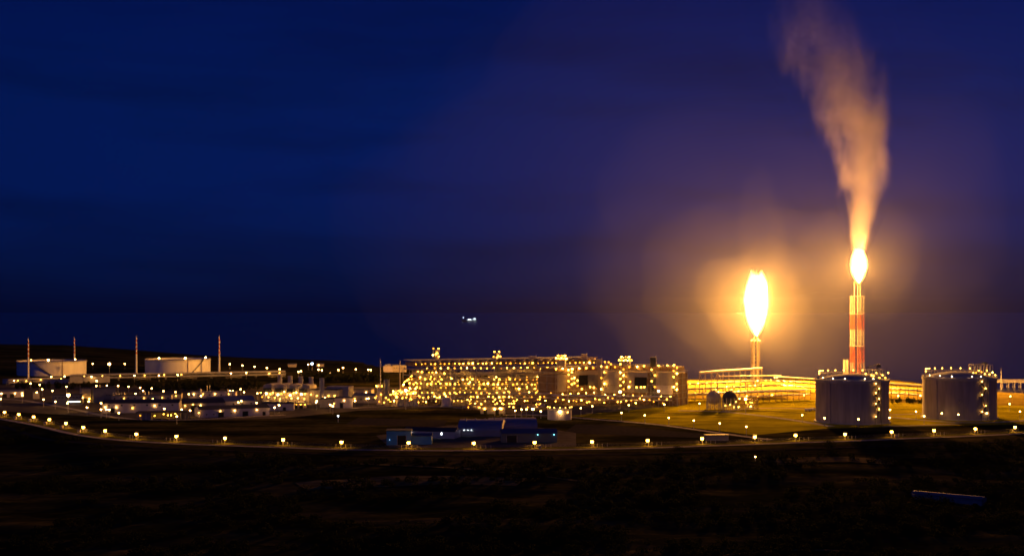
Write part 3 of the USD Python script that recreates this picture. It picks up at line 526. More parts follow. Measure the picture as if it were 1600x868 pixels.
column('absorber_column', 'taller pale grey column beside the dimmer column', 603.5, 632, 592, 3.0, GREY, (10,), [(0, 8), (3, 6), (-2, 3)])
def thin_mast(label, px, pyb, pyt, w=.5, mat=WHITE):
    c = G(px, pyb); H = CAMZ - (pyt - HY) / FPX * c[1] - c[2]; t = Thing('thin_mast', label, 'mast', c); t.part('pole', MB().tube(c, c + Z * H, w, 8, w * .6), mat); t.part('foot', MB().box(c + Z * .5, (2, 2, 1)), CONCL)
    t.part('top_rod', MB().tube(c + Z * H, c + Z * (H + 2.5), w * .3), STEEL)
thin_mast('thin pale mast left of the pale coastal block', 594.3, 612, 562, .55)
thin_mast('brown mast in front of the pale coastal block', 624.8, 616, 565, .9, BEIGE)
thin_mast('pale mast at the shore right of the right gas tank', 1564.3, 614.6, 577, .55)
for i, px in enumerate((616, 622.5, 629, 636, 643, 649.5)):
    column('vessel', '%s upright silver vessel from the left below the brown mast' % ORD[i], px, 634, 621 + (i % 2), 2.2 if i % 2 else 1.7, STEEL, (7,), [(0, 6 + i % 3 * 1.5)] if i % 2 == 0 else [], 'vessel', 'upright silver vessels')
c = column('vessel', 'stout pale grey tank at the foot of the left process train', 698, 634.5, 619.5, 5.6, LILAC, (), [], 'tank')

# ------------------------------------------------------------------ process trains
def frame_block(t, o, u, v, L, D, levels, bay, mat=STEEL, w=.7):
    n = int(round(L / bay)); m = MB(); rows = (0, D / 2, D); small = n <= 4
    for i in range(n + 1):
        for q in rows: m.beam(o + u * L * i / n + v * q, o + u * L * i / n + v * q + Z * levels[-1], w)
    if not small: t.part('column_frame', m, mat)
    for z in levels:
        if not small: m = MB()
        for q in rows: m.beam(o + v * q + Z * z, o + u * L + v * q + Z * z, w * .8, w)
        for i in range(n + 1): m.beam(o + u * L * i / n + Z * z, o + u * L * i / n + v * D + Z * z, w * .7)
        if not small: t.part('floor_beams', m, mat)
    if not small: m = MB()
    for i in range(0, n, 3):
        for z0, z1 in zip([0] + levels[:-1], levels): m.beam(o + u * L * i / n + Z * z0, o + u * L * (i + 1) / n + Z * z1, w * .45); m.beam(o + u * L * (i + 1) / n + Z * z0, o + u * L * i / n + Z * z1, w * .45)
    t.part('steel_frame' if small else 'bracing', m, mat)

a, b = g(650, 1462), g(937, 1560); u = (b - a) / np.linalg.norm(b - a); v = np.array([-u[1], u[0], 0]); L = np.linalg.norm(b - a); yaw = math.atan2(u[1], u[0]); D = 44.
A = Thing('process_train', 'long lamp covered steel process train under a flat roof line', 'process plant', (a + b) / 2 + v * D / 2)
frame_block(A, a, u, v, L, D, [8, 15, 22, 29, 36], 11.2)
A.part('roof_deck', MB().box((a + b) / 2 + v * (D / 2 + 4) + Z * 46.6, (L, D - 10, .7), yaw), CONCL)
A.part('roof_parapet', MB().beam(a + v * 6 + Z * 47.3, b + v * 6 + Z * 47.3, .5, 1.2), BEIGE)
nc = 20
for i in range(nc):        # bank of air coolers along the top
    c = a + u * L * (i + .5) / nc; w = L / nc
    p = A.part('air_cooler', MB().prism([c - u * w * .42 + v * 3 + Z * 40, c + u * w * .42 + v * 3 + Z * 40, c + u * w * .42 + v * 3 + Z * 44.5, c - u * w * .42 + v * 3 + Z * 44.5], v * (D - 8)), RUST)
    A.part('fan_hood', MB().lathe(c + v * 9 + Z * 44.5, [(w * .34, 0), (w * .3, 1.2), (w * .36, 1.9)], 12), STEEL, under=p)
    A.part('louvre_panel', MB().box(c + v * 2.9 + Z * 42.3, (w * .7, .15, 3.6), yaw), DARK, under=p)
for z, q in ((22.2, 0), (29.2, 4), (15.2, -2)): A.part('walkway', MB().box((a + b) / 2 + v * (q + 1) + Z * z, (L, 3.2, .2), yaw), STEEL).__class__
rail = MB()
for z in (16.4, 23.4, 30.4, 37.2): rail.beam(a - v * .6 + Z * z, b - v * .6 + Z * z, .18)
for i in range(int(L / 3)):
    for z in (15, 22, 29, 36): rail.beam(a + u * i * 3 - v * .6 + Z * z, a + u * i * 3 - v * .6 + Z * (z + 1.3), .12)
A.part('handrail', rail, STEEL)
for z in (9.5, 11, 17, 24, 31): # long pipes through the train
    for q in (3, 8, 14, 22): rr = rng.uniform(.4, .9); A.part('pipe', MB().tube(a + v * q + Z * (z + rng.uniform(-.5, .8)), b + v * q + Z * (z + rng.uniform(-.5, .8)), rr, 8), PIPE, 40)
for i in range(20):            # cladding behind the open floors
    for z in (8, 15, 22, 29):
        if rng.random() < .72: A.part('back_panel', MB().box(a + u * L * (i + .5) / 20 + v * (13 + rng.uniform(-5, 4)) + Z * (z + 3.4), (L / 20 - .3, .4, rng.uniform(3.5, 6.4)), yaw), (BEIGE, RUST, STEEL, GREY)[int(rng.integers(0, 4))])
for i in range(100):            # drums, exchangers and risers on the floors
    s = rng.uniform(4, L - 8); q = rng.uniform(1, 12); z = (0, 8, 15, 22, 29)[int(rng.integers(0, 5))]; c = a + u * s + v * q + Z * (z + .6); k = rng.random()
    if k < .4: r = rng.uniform(1, 2); A.part('drum', MB().tube(c + Z * r, c + u * rng.uniform(5, 11) + Z * r, r, 12), PIPE if rng.random() < .6 else STEEL, 40)
    elif k < .7: r = rng.uniform(.9, 1.6); A.part('upright_vessel', MB().lathe(c, [(r, 0), (r, 5.2), (.02, 6)], 12), PIPE, 40)
    else: A.part('equipment_box', MB().box(c + Z * 1.7, (rng.uniform(2.5, 5), rng.uniform(2, 4), 3.4), yaw), (BEIGE, GREY, DARK)[int(rng.integers(0, 3))])
for i in range(60):
    s = rng.uniform(2, L - 2); A.part('riser_pipe', MB().tube(a + u * s - v * .9, a + u * s - v * .9 + Z * rng.uniform(14, 38), rng.uniform(.3, .6), 8), PIPE)
for i in range(9):
    s = 8 + i * L / 9.3; A.part('equipment_room', MB().box(a + u * s + v * 26 + Z * (11.5 + 7 * (i % 3)), (rng.uniform(9, 16), 12, rng.uniform(10, 15)), yaw), (BEIGE, RUST, GREY)[i % 3])
def train_lamp(px, py, dv=-1.2, m='sod', r=.72):      # lamp on the train's front where the sight line meets the front plane
    n3 = v; k = (px - 800) / FPX; o = a + v * dv; d = (o @ n3) / (np.array([k, 1, 0]) @ n3); A.light(Q(px, py, d), m, r * rng.uniform(.45, 1.3))
def row(x0, x1, y0, y1, step, jy=.5, jx=1.5, keep=1., **k):
    x = x0
    while x < x1:
        if rng.random() < keep: train_lamp(x + rng.uniform(-jx, jx), y0 + (y1 - y0) * (x - x0) / (x1 - x0) + rng.uniform(-jy, jy), **k)
        x += step
row(651, 936, 568.2, 566.0, 7.3, .4, dv=1.5); row(668, 936, 574.8, 574.2, 10.4, .4, 1, dv=1); row(652, 700, 581.5, 582.5, 8, 1., 4, .75)
row(655, 865, 591.5, 593, 8.4, .8, 2, .85); row(652, 868, 599, 600, 7.4, .7, 2, .9); row(656, 862, 605.5, 606.5, 10.5, .8, 3, .8); row(660, 935, 612.5, 613.2, 8.4, .7, 2, .85)
row(648, 930, 619, 620.5, 9.4, .9, 3, .75); row(650, 860, 626, 627, 11, .9, 3, .65, m='amb', r=.6)
row(885, 900, 584, 608, 3.2, 3, 4, 1); row(900, 936, 608, 608, 6, 1.5, 2, 1); row(868, 876, 587, 607, 3, 3, 1, 1)
for y_ in (588.5, 596, 603, 609.5): row(658, 866, y_, y_ + .8, 15, .5, 3, .8, dv=8, r=.6)
# lower racks and equipment in front of the train
B1 = pipe_rack('pipe_rack', 'lamp lit low pipe rack along the foot of the process train', g(622, 1420), g(862, 1440), [6, 10.5], 5, 11, RUST, PIPE, 10, .5, .5,
               [(s + rng.uniform(-.012, .012), rng.choice([3.6, 8.2, 12.4]) + rng.uniform(-.4, .4)) for s in np.linspace(.02, .98, 44)], 'sod', .55)
t = Thing('process_unit', 'dense low process unit of pumps, drums and lamps left of the squat tank', 'process plant', P(810, 638) * [1, 1, 0]); o = P(700, 642) * [1, 1, 0]
frame_block(t, g(728, 1345), np.array([1., .05, 0]) / np.hypot(1, .05), np.array([-.05, 1., 0]), 78, 16, [5, 10], 8.5, RUST, .5)
for i in range(26):
    c = g(rng.uniform(700, 850), rng.uniform(1345, 1375)); r = rng.uniform(.8, 1.9); k = rng.random()
    if k < .45: t.part('drum', MB().tube(c + Z * (r + 1), c + [rng.uniform(4, 9), 1, r + 1], r, 12), PIPE, 40)
    elif k < .75: t.part('upright_vessel', MB().lathe(c, [(r, 0), (r, 7), (.02, 8)], 12), STEEL, 40)
    else: t.part('pump_house', MB().box(c + Z * 2, (5, 4, 4)), (BEIGE, GREY)[i % 2])
for i in range(40): c = g(rng.uniform(728, 848), rng.uniform(1338, 1352)); t.light(c + Z * (rng.choice([3., 6.5, 11.]) + rng.uniform(-.4, .4)), 'sod' if i % 3 else 'amb', rng.uniform(.4, .65))
t = Thing('open_shed', 'long low open shed glowing orange at the foot of the process train', 'shed', g(735, 1400)); o = g(708, 1402)
t.part('back_wall', MB().box(o + [20, 5, 3.5], (42, .5, 7)), BEIGE); t.part('roof', MB().box(o + [20, 1.5, 7.6], (44, 9, .5)), ROOFD)
for q in range(10): t.part('column', MB().box(o + [q * 4.6 - .8, -2, 3.6], (.45, .45, 7.2)), RUST); t.light(o + [q * 4.3 + .8, 1.5, 5.2 + q % 2 * .8], 'amb', .42)

# towers standing over the trains
def lit_tower(label, px, pyt, d, w, H0, lamps):
    c = g(px, d); zt = CAMZ - (pyt - HY) / FPX * d; t = Thing('lamp_tower', label, 'tower', c); hw = w / 2
    t.part('core', MB().lathe(c, [(hw * .55, 0), (hw * .55, zt - 1), (.02, zt)], 14), BEIGE, 40); m = MB()
    for sx in (-1, 1):
        for sy in (-1, 1): m.beam(c + [sx * hw, sy * hw, 0], c + [sx * hw, sy * hw, zt + 1], .45)
    z = 6.
    while z < zt: 
        for s in (-1, 1): m.beam(c + [-hw, s * hw, z], c + [hw, s * hw, z], .35); m.beam(c + [s * hw, -hw, z], c + [s * hw, hw, z], .35)
        z += 6
    t.part('lattice', m, STEEL)
    for z in (zt - 8, zt): t.part('platform', MB().box(c + Z * z, (w + 2.4, w + 2.4, .3)), STEEL)
    for dx, dz in lamps: t.light(c + [dx, -hw - 1, zt + dz], 'sod', .75)
lit_tower('lamp topped tower rising over the left end of the process train', 681.5, 546, 1500, 6.5, 0, [(-3, 1.6), (3, 1.6), (1.5, -4), (-3.5, -6), (3.5, -8), (0, -5)])
lit_tower('lamp topped tower over the middle of the process train', 776.5, 551, 1530, 6.5, 0, [(-3, 1.6), (2.6, 1.6), (-4, -4.5), (4, -4), (0, -5.5), (1.5, -3.5)])
def vent_box(label, px0, px1, pyt, pyb, d, mat=BEIGE):
    c = g((px0 + px1) / 2, d); w = (px1 - px0) / FPX * d; zt = CAMZ - (pyt - HY) / FPX * d; t = Thing('exhaust_duct', label, 'exhaust stack', c)
    t.part('duct', MB().box(c + Z * zt / 2, (w, w * .8, zt)), mat); t.part('rim', MB().box(c + Z * (zt + .2), (w + .6, w * .8 + .6, .4)), STEEL); t.part('ladder', MB().beam(c + [w / 2 + .5, -w * .3, 20], c + [w / 2 + .5, -w * .3, zt + 2], .8), WHITE)
    return t
vent_box('pale boxy exhaust stack above the middle of the process train', 826.5, 837, 556.5, 0, 1545); vent_box('pale boxy exhaust stack with lit edge near the roof end', 908, 916.5, 553.5, 0, 1560)
vent_box('grey slab stack at the right end of the roof line', 932, 939.5, 561.5, 0, 1500, GREY); vent_box('tall dark square stack before the cladding walls', 1016, 1024.5, 558, 0, 1418, DARK)
def crown(t, label, px, py, d, w):
    c = g(px, d); z = CAMZ - (py - HY) / FPX * d
    p = t.part('lamp_crown', MB().lathe(c + Z * (z - 6), [(w * .42, -30), (w * .42, 3), (w * .3, 5), (.02, 6)], 18), BEIGE, 40, label)
    for zz, ww in ((z - 3.5, w), (z, w * .7)): t.part('ring_platform', MB().lathe(c + Z * zz, [(ww * .3, 0), (ww * .52, 0), (ww * .52, .3), (ww * .3, .3)], 18), STEEL, under=p)
    for i in range(11): al = math.pi * (1 + i / 10); t.light(c + [w * .52 * math.cos(al), w * .4 * math.sin(al), z - 2.3 + .9 * (i % 2)], 'sod', .62, under=p)
    for i in range(7): al = math.pi * (1 + i / 6); t.light(c + [w * .36 * math.cos(al), w * .3 * math.sin(al), z + 1.2 + .7 * (i % 2)], 'sod', .6, under=p)
def clad_house(label, px0, px1, d0, d1, ztop, spec, stair_px, lamps_top):
    a, b = g(px0, d0), g(px1, d1); L = np.linalg.norm(b - a); u = (b - a) / L; v = np.array([-u[1], u[0], 0]); yaw = math.atan2(u[1], u[0])
    t = Thing('compressor_house', label, 'process plant', (a + b) / 2 + v * 16); at = lambda px: float((px - px0) / (px1 - px0) * L)
    t.part('core', MB().box((a + b) / 2 + v * 20 + Z * (ztop - 8) / 2, (L - 1, 28, ztop - 8), yaw), RUST); frame_block(t, a, u, v, L, 34, [8, 14, 22, 30, ztop - 6], 9., STEEL, .6)
    for q0, q1, z0, z1, m, dp in spec:
        c = a + u * (at(q0) + at(q1)) / 2 + Z * (z0 + z1) / 2; n = max(1, int((at(q1) - at(q0)) / 5)); w = (at(q1) - at(q0)) / n
        for i in range(n): t.part('wall_panel', MB().box(a + u * (at(q0) + w * (i + .5)) - v * (.5 + dp) + Z * (z0 + z1) / 2, (w - .12, .5, z1 - z0), yaw), m)
    nc = max(3, int(L / 9))
    for i in range(nc):
        c = a + u * L * (i + .5) / nc + v * 2; p = t.part('air_cooler', MB().box(c + v * 12 + Z * (ztop - 3), (L / nc * .8, 26, 4), yaw), RUST); t.part('fan_hood', MB().lathe(c + v * 5 + Z * (ztop - 1), [(3, 0), (2.6, 1), (3.2, 1.6)], 12), STEEL, under=p)
    t.part('roof_edge', MB().beam(a + v * 4 + Z * (ztop + 1.2), a + u * L * .92 + v * 4 + Z * (ztop + 1.2), .6), CONCL)
    for spx, ys_ in stair_px:
        m = MB(); prev = None
        for k, y in enumerate(ys_):
            q = a + u * at(spx + (2.6 if k % 2 else -2.6)) - v * 2.6; d = q[1]; p = q * [1, 1, 0] + Z * (CAMZ - (y - HY) / FPX * d)
            t.light(p, 'sod', .85)
            if prev is not None: m.beam(prev - Z * 2.4, p - Z * 2.4, 1.3, .5); m.beam(prev - Z * 1.2, p - Z * 1.2, .2)
            m.box(p - Z * 2.5, (2.6, 2.2, .3), yaw); prev = p
        for s in (-3.6, 3.6): m.beam(a + u * at(spx + s) - v * 3.2, a + u * at(spx + s) - v * 3.2 + Z * (ztop - 4), .4)
        t.part('stair_tower', m, STEEL)
    for q in np.arange(6, L - 3, 11.): t.light(a + u * q - v * 5.5 + Z * 10.5, 'sodb', .5)
    for px, py in lamps_top: q = a + u * at(px) - v * 1.0; t.light(q * [1, 1, 0] + Z * (CAMZ - (py - HY) / FPX * q[1]), 'sod', .85)
    return t
H1 = clad_house('right hand plant building with large blank beige wall panels', 941, 1058, 1440, 1400, 43.5,
    [(943, 969, 12.5, 20.5, BEIGE, 0), (943, 969, 21, 36, BEIGE, .3), (981, 1013, 31, 36, BEIGE, .2), (981, 992, 14, 30.8, BEIGE, 0), (993, 1012, 21, 30.5, BLACK, .4), (993, 1013, 14, 20.6, GREY, 0), (1026, 1051, 12.5, 22.5, LILAC, .1), (1026, 1051, 23, 36.5, BEIGE, 0)],
    [(974, (568.5, 576.5, 581.5, 586, 591.5, 596, 602, 607.5)), (1056.5, (571, 574, 579, 583, 588.5, 599, 604, 608)), (943.5, (572, 581, 590, 599, 607.5)), (1022.8, (577, 586, 595, 604))],
    [(946, 565), (952, 565.5), (955.5, 568.5), (949, 573), (962, 573), (984.5, 573), (997, 572.5), (1007.5, 571.5), (1030, 571), (1043.5, 570.5), (1054, 570), (996, 604.5), (1003, 604.5), (986, 596), (984, 604), (1008, 604)])
H2 = clad_house('plant building with beige walls and a dark square opening at train end', 868, 934, 1442, 1475, 40,
    [(870, 884, 13, 32, BEIGE, 0), (898, 934, 31, 35.5, BEIGE, .2), (902, 917.5, 19, 30.6, BLACK, .3), (918, 934, 15, 30.6, GREY, 0)],
    [(888.5, (577.5, 581, 585, 591, 595, 600, 604)), (897.5, (590, 594, 598, 602))], [(868, 576), (878, 575.5), (893, 576), (904, 575), (915, 574.5), (926, 574.5), (921, 604), (927, 605), (908, 607)])
B2 = pipe_rack('pipe_rack', 'lamp lit pipe rack along the foot of the cladding walls', g(862, 1425), g(1050, 1400), [5.5, 9.5], 5, 10, RUST, PIPE, 9, .5, .5, [(s + rng.uniform(-.01, .01), rng.uniform(3, 8.5)) for s in np.linspace(.03, .97, 26)], 'sod', .6)

crown(A, 'dome of clustered lamps left of the lit edged stack', 877, 557, 1530, 13); crown(H1, 'dome of clustered lamps above the cladding walls', 977, 559.5, 1460, 14)
# left wing of the train, stepping down
t = Thing('process_unit', 'stepped steel wing with scattered lamps at the left end of the process train', 'process plant', g(638, 1440))
for q0, hh in ((612, [6, 11]), (626, [6, 12, 18]), (640, [7, 14, 21, 28])): frame_block(t, g(q0, 1436), np.array([1., 0, 0]), np.array([0, 1., 0]), 10, 22, hh, 5, RUST, .55)
for i in range(54):
    px = rng.uniform(610, 655); ymin = np.interp(px, [610, 625, 640, 655], [614, 602, 586, 574]); d = 1432.; t.light(Q(px, rng.uniform(ymin, 628), d), 'sod', rng.uniform(.4, .95))
for i in range(10): c = g(rng.uniform(614, 650), 1438); t.part('upright_vessel', MB().lathe(c, [(1.4, 0), (1.4, rng.uniform(8, 16)), (.02, 17)], 12), PIPE, 40)
# squat tank with lamps
c = P(875, 656) * [1, 1, 0] + [0, 12, 0]; t = Thing('squat_tank', 'squat round tank with a ring of lamps and one bright floodlight', 'storage tank', c)
t.part('shell', MB().lathe(c, [(11.6, 0), (11.6, 9.2)], 40), LILAC, 40); t.part('roof', MB().lathe(c, [(11.9, 9.1), (11.9, 9.4), (.02, 11.2)], 40), STEEL, 20); m = MB()
for k in range(24): al = k * math.pi / 12; p = c + [11.6 * math.cos(al), 11.6 * math.sin(al), 9.3]; m.beam(p, p + Z * 1.2, .14)
m.lathe(c, [(11.55, 10.4), (11.65, 10.4), (11.65, 10.55), (11.55, 10.55), (11.55, 10.4)], 40); t.part('handrail', m, STEEL)
for k in range(7): al = math.pi * (1.04 + .92 * k / 6); p = c + [11.6 * math.cos(al), 11.6 * math.sin(al), 11.9]; t.part('lamp_pole', MB().tube(p - Z * 2.6, p, .1), STEEL); t.light(p, 'amb', .42, 'rim_lamp')
t.light(c + [0, -13.2, 8.2], 'big', 1.05); t.light(c + [7.5, -10.5, 7.5], 'amb', .5)

# ------------------------------------------------------------------ pipe racks, spheres and flare trestle on the right
pipe_rack('pipe_rack', 'broad lamp lit pipe rack between the cladding walls and the spherical tanks', g(1056, 1470), g(1218, 1560), [7, 13, 19], 6, 12, STEEL, PIPE, 12, .55, .55, [(s + rng.uniform(-.01, .01), rng.choice([9.5, 15, 20.5])) for s in np.linspace(.02, .98, 26)], 'sod', .6)
R2 = pipe_rack('pipe_rack', 'tall pipe rack with pale top deck passing behind the left gas tank', g(1213, 1680), g(1452, 1476), [6, 11, 15.5], 5, 13, DARK, PIPE, 9, .5, .45, [], 'sod', .5, top=.7, braces=False)
pipe_rack('pipe_rack', 'low pipe rack right of the spherical tanks', g(1150, 1445), g(1262, 1500), [6, 11], 5, 9, RUST, PIPE, 10, .5, .5, [(.1, 8), (.25, 7), (.45, 8), (.9, 6)], 'sod', .55)
t = Thing('flare_trestle', 'pale raised pipe trestle leading to the left flare tower', 'pipe trestle', g(1140, 1650)); p0, p1 = g(1093, 1600), g(1190, 1720)
for i in range(12):
    p = p0 + (p1 - p0) * i / 11; m = MB()
    for s in (-2.2, 2.2): m.beam(p + [0, s, 0], p + [0, s, 26], .6)
    m.beam(p + [0, -2.2, 26], p + [0, 2.2, 26], .5).beam(p + [0, -2.2, 19], p + [0, 2.2, 19], .5); t.part('trestle_bent', m, CONCL)
    if i < 11:
        q = p0 + (p1 - p0) * (i + 1) / 11
        if i in (0, 2, 3, 7): t.part('brace', MB().beam(p + [0, -2.2, 10], q + [0, -2.2, 25], .35).beam(q + [0, -2.2, 10], p + [0, -2.2, 25], .35), CONCL)
for s, z, r in ((-1.2, 27.2, 1.0), (1.2, 27.2, .8)): t.part('pipe', MB().tube(p0 + [0, s, z], p1 + [0, s, z], r, 10), WHITE, 40)
for s in (-2.4, 2.4): t.part('girder', MB().beam(p0 + [0, s, 25.8], p1 + [0, s, 25.8], .7), CONCL)
t.part('lower_pipe', MB().tube(p0 + (p1 - p0) * .3 + Z * 20.5, p1 + [26, 0, 17], .8, 10), WHITE, 40)
def sphere_tank(label, px, pyb, R, zc, mat):
    c = P(px, pyb) * [1, 1, 0] + [0, R, 0]; t = Thing('spherical_tank', label, 'spherical tank', c, 'spherical gas tanks'); s = trimesh.creation.icosphere(3)
    t.part('sphere', MB().ball(c + Z * zc, R, s), mat, True); m = MB()
    for k in range(10):
        al = 2 * math.pi * (k + .5) / 10; p = c + [R * .96 * math.cos(al), R * .96 * math.sin(al), 0]; t.part('leg', MB().tube(p, p + Z * zc, .5, 8), CONCL)
        q = c + [R * .96 * math.cos(al + .2 * math.pi), R * .96 * math.sin(al + .2 * math.pi), 0]; m.beam(p + Z * 1, q + Z * (zc - 4), .2); m.beam(q + Z * 1, p + Z * (zc - 4), .2)
    t.part('bracing', m, STEEL); t.part('top_platform', MB().lathe(c + Z * (zc + R), [(0.1, .1), (2.6, .1), (2.6, .4), (.1, .4)], 12), STEEL)
    t.part('stair', MB().beam(c + [R + 1, -2, 0], c + [1.5, -1.5, zc + R], .7), STEEL); t.light(c + [1.5, -R * .6, zc + R + 1.5], 'amb', .5)
    return t
sphere_tank('brown lit spherical tank on pale legs, left of the pair', 1117, 640, 7.6, 12.5, BEIGE); t = sphere_tank('dark spherical tank on legs, right of the pair', 1142, 640.5, 7.6, 12.5, DARK)
for dx, z in ((-6, 5), (3, 3.5), (5, 9), (-1, 6)): t.light(P(1142, 640.5) * [1, 1, 0] + [dx, -1.5, z], 'amb', .5)
t = Thing('process_unit', 'lamp lit skid of small frames and pumps right of the dark sphere', 'process plant', P(1168, 638) * [1, 1, 0]); frame_block(t, P(1155, 639) * [1, 1, 0], np.array([1., 0, 0]), np.array([0, 1., 0]), 20, 10, [5, 10], 5, RUST, .4)
for i in range(8): c = P(rng.uniform(1154, 1182), 638.4) * [1, 1, 0]; t.part('pump', MB().tube(c + Z * 1.5, c + [2.5, .5, 1.5], 1, 10), PIPE, 40); t.light(c + [0, -1, rng.uniform(2, 11)], 'sod', .5)

# small van parked on the service road, flat bed truck
def van(label, px, py, yaw, mat):
    c = G(px, py); u, v = uv(yaw); t = Thing('parked_van', label, 'van', c)
    pr = [(-3, .7), (3, .7), (3, 1.6), (2.3, 1.75), (1.6, 2.9), (-3, 2.9)]; t.part('body', MB().prism([c + u * q - v * 1.1 + Z * z for q, z in pr], v * 2.2), mat)
    t.part('windscreen', MB().prism([c + u * 2.33 - v * .95 + Z * 1.8, c + u * 2.33 + v * .95 + Z * 1.8, c + u * 1.68 + v * .95 + Z * 2.8, c + u * 1.68 - v * .95 + Z * 2.8], u * .06), GLASS)
    for q in (-1.9, 1.9):
        for s in (-1.12, 1.0): t.part('wheel', MB().tube(c + u * q + v * s + Z * .5, c + u * q + v * (s + .12) + Z * .5, .5, 12), RUBBER)
    return t
van('white van parked on the service road left of the left gas tank', 1262, 642, math.radians(5), WHITE); van('white van parked behind the first one near the left gas tank', 1270, 641, math.radians(12), WHITE)

# ------------------------------------------------------------------ domed gas tanks
def gas_tank(label, px, pyf, R, lam, front):
    H = 40.; f = P(px, pyf); c = f * (1 + R / np.hypot(f[0], f[1])); c[2] = 0; t = Thing('gas_tank', label, 'gas tank', c, 'domed gas tanks'); toc = math.atan2(-c[1], -c[0])
    t.part('wall', MB().lathe(c, [(R, 0), (R, H)], 128), CONC, 30); t.part('base_slab', MB().lathe(c, [(R + 1.6, 0), (R + 1.6, .9), (R, 1.0)], 96), CONCL)
    t.part('ring_beam', MB().lathe(c, [(R, H - 2.6), (R + .8, H - 2.4), (R + .8, H), (R - 2.2, H + .02), (R - 2.2, H - .5)], 128), CONCL, 20)
    n = 16
    Rs = ((R - 2.2) ** 2 + 5.6 ** 2) / (2 * 5.6); cap = [(max((R - 2.2) * (1 - k / n), .02), H - .4 + math.sqrt(Rs ** 2 - ((R - 2.2) * (1 - k / n)) ** 2) - (Rs - 5.6)) for k in range(n + 1)]
    t.part('dome', MB().lathe(c, cap, 96), CONCL, 40); m = MB()
    for k in range(60): al = k * math.pi / 30; p = c + [(R + .4) * math.cos(al), (R + .4) * math.sin(al), H]; m.beam(p, p + Z * 1.3, .14)
    m.lathe(c, [(R + .33, H + 1.2), (R + .47, H + 1.2), (R + .47, H + 1.34), (R + .33, H + 1.34), (R + .33, H + 1.2)], 72); t.part('handrail', m, STEEL)
    # buttress ribs of the post tensioned wall
    for k in range(4): al = toc + .9 + k * math.pi / 2; p = c + [(R + .3) * math.cos(al), (R + .3) * math.sin(al), 0]; t.part('buttress', MB().box(p + Z * (H / 2 - .2), (1.4, 4, H - 3), al), CONC)
    # raised catwalk round the back with lamps
    m = MB(); P_ = [c + [(R - 3) * math.cos(toc + al), (R - 3) * math.sin(toc + al), H + 4.6] for al in np.linspace(-1.45, -3.6, 16)]
    for p, q in zip(P_[:-1], P_[1:]): m.beam(p, q, 2.0, .35); m.beam(p + Z * 1.2, q + Z * 1.2, .18); m.beam(p + Z * -4.6, p, .35)
    m.beam(P_[0], c + [(R - .5) * math.cos(toc - 1.25), (R - .5) * math.sin(toc - 1.25), H + .5], 1.5, .4); t.part('catwalk', m, STEEL)
    for k, p in enumerate(P_):
        if k % 2 == 0 or k < 4: t.light(p + [0, -.6, 2.4 - (k == 0) * 2], 'amb', .55, 'catwalk_lamp')
    # pump platform on the right
    q = c + [R * .5, -R * .25, H]; m = MB(); frame_block(t, q + [-7, -3, 0], np.array([1., 0, 0]), np.array([0, 1., 0]), 18, 14, [4.5, 9.0 if front else 12.0], 6, STEEL, .5)
    t.part('pump_deck', MB().box(q + [2, 4, 4.8], (19, 15, .3)), STEEL)
    for k in range(6): p = q + [-6 + 3.2 * k, 1.5, 4.9]; t.part('pump_column', MB().tube(p, p + Z * (2.5 + k % 3), .55, 8), PIPE); 
    t.part('crane', MB().beam(q + [6, 6, 5], q + [6, 6, 14], .8).beam(q + [6, 6, 13.5], q + [-5, 4, 11], .6).box(q + [7.2, 6, 12.5], (3.4, 2.4, 2.6)), DARK)
    for k in range(9): t.light(q + [-7.5 + 2.6 * k + rng.uniform(-.6, .6), -3.6, rng.uniform(1.5, 7)], 'sod' if k % 2 else 'amb', .55, 'platform_lamp')
    for al in (-.95, -.55, -.2, .35, .62): p = c + [(R - 1) * math.cos(toc + al), (R - 1) * math.sin(toc + al), H + 1.8]; t.light(p, 'dome', .3, 'rim_lamp')
    # zigzag stair down the wall with lamps that light the concrete
    m = MB(); prev = None; al0 = lam[0]; da = .055
    for k, z in enumerate(lam[1]):
        al = toc + al0 + (da if k % 2 else -da); p = c + [(R + 1.5) * math.cos(al), (R + 1.5) * math.sin(al), z]
        t.light(p - Z * .4, 'stair', .42, 'stair_lamp')
        m.box(p - Z * 2.4, (2.4, 2.4, .25), al)
        if prev is not None: m.beam(prev - Z * 2.4, p - Z * 2.4, 1.0, .35); m.beam(prev - Z * 1.3, p - Z * 1.3, .15)
        prev = p
    for s in (-.1, .1): al = toc + al0 + s; p = c + [(R + 2.6) * math.cos(al), (R + 2.6) * math.sin(al), 0]; m.beam(p, p + Z * H, .35)
    t.part('stair', m, DARK)
gas_tank('left domed concrete gas tank, unlit sides, striped flare tower behind', 1331.5, 663, 33.5, (.70, (38, 33.5, 29.5, 24, 19.5, 14.5, 8)), True)
gas_tank('right domed concrete gas tank with bright lit left edge', 1499, 656.5, 34.5, (.66, (37.5, 31, 25, 14.5, 9)), False)

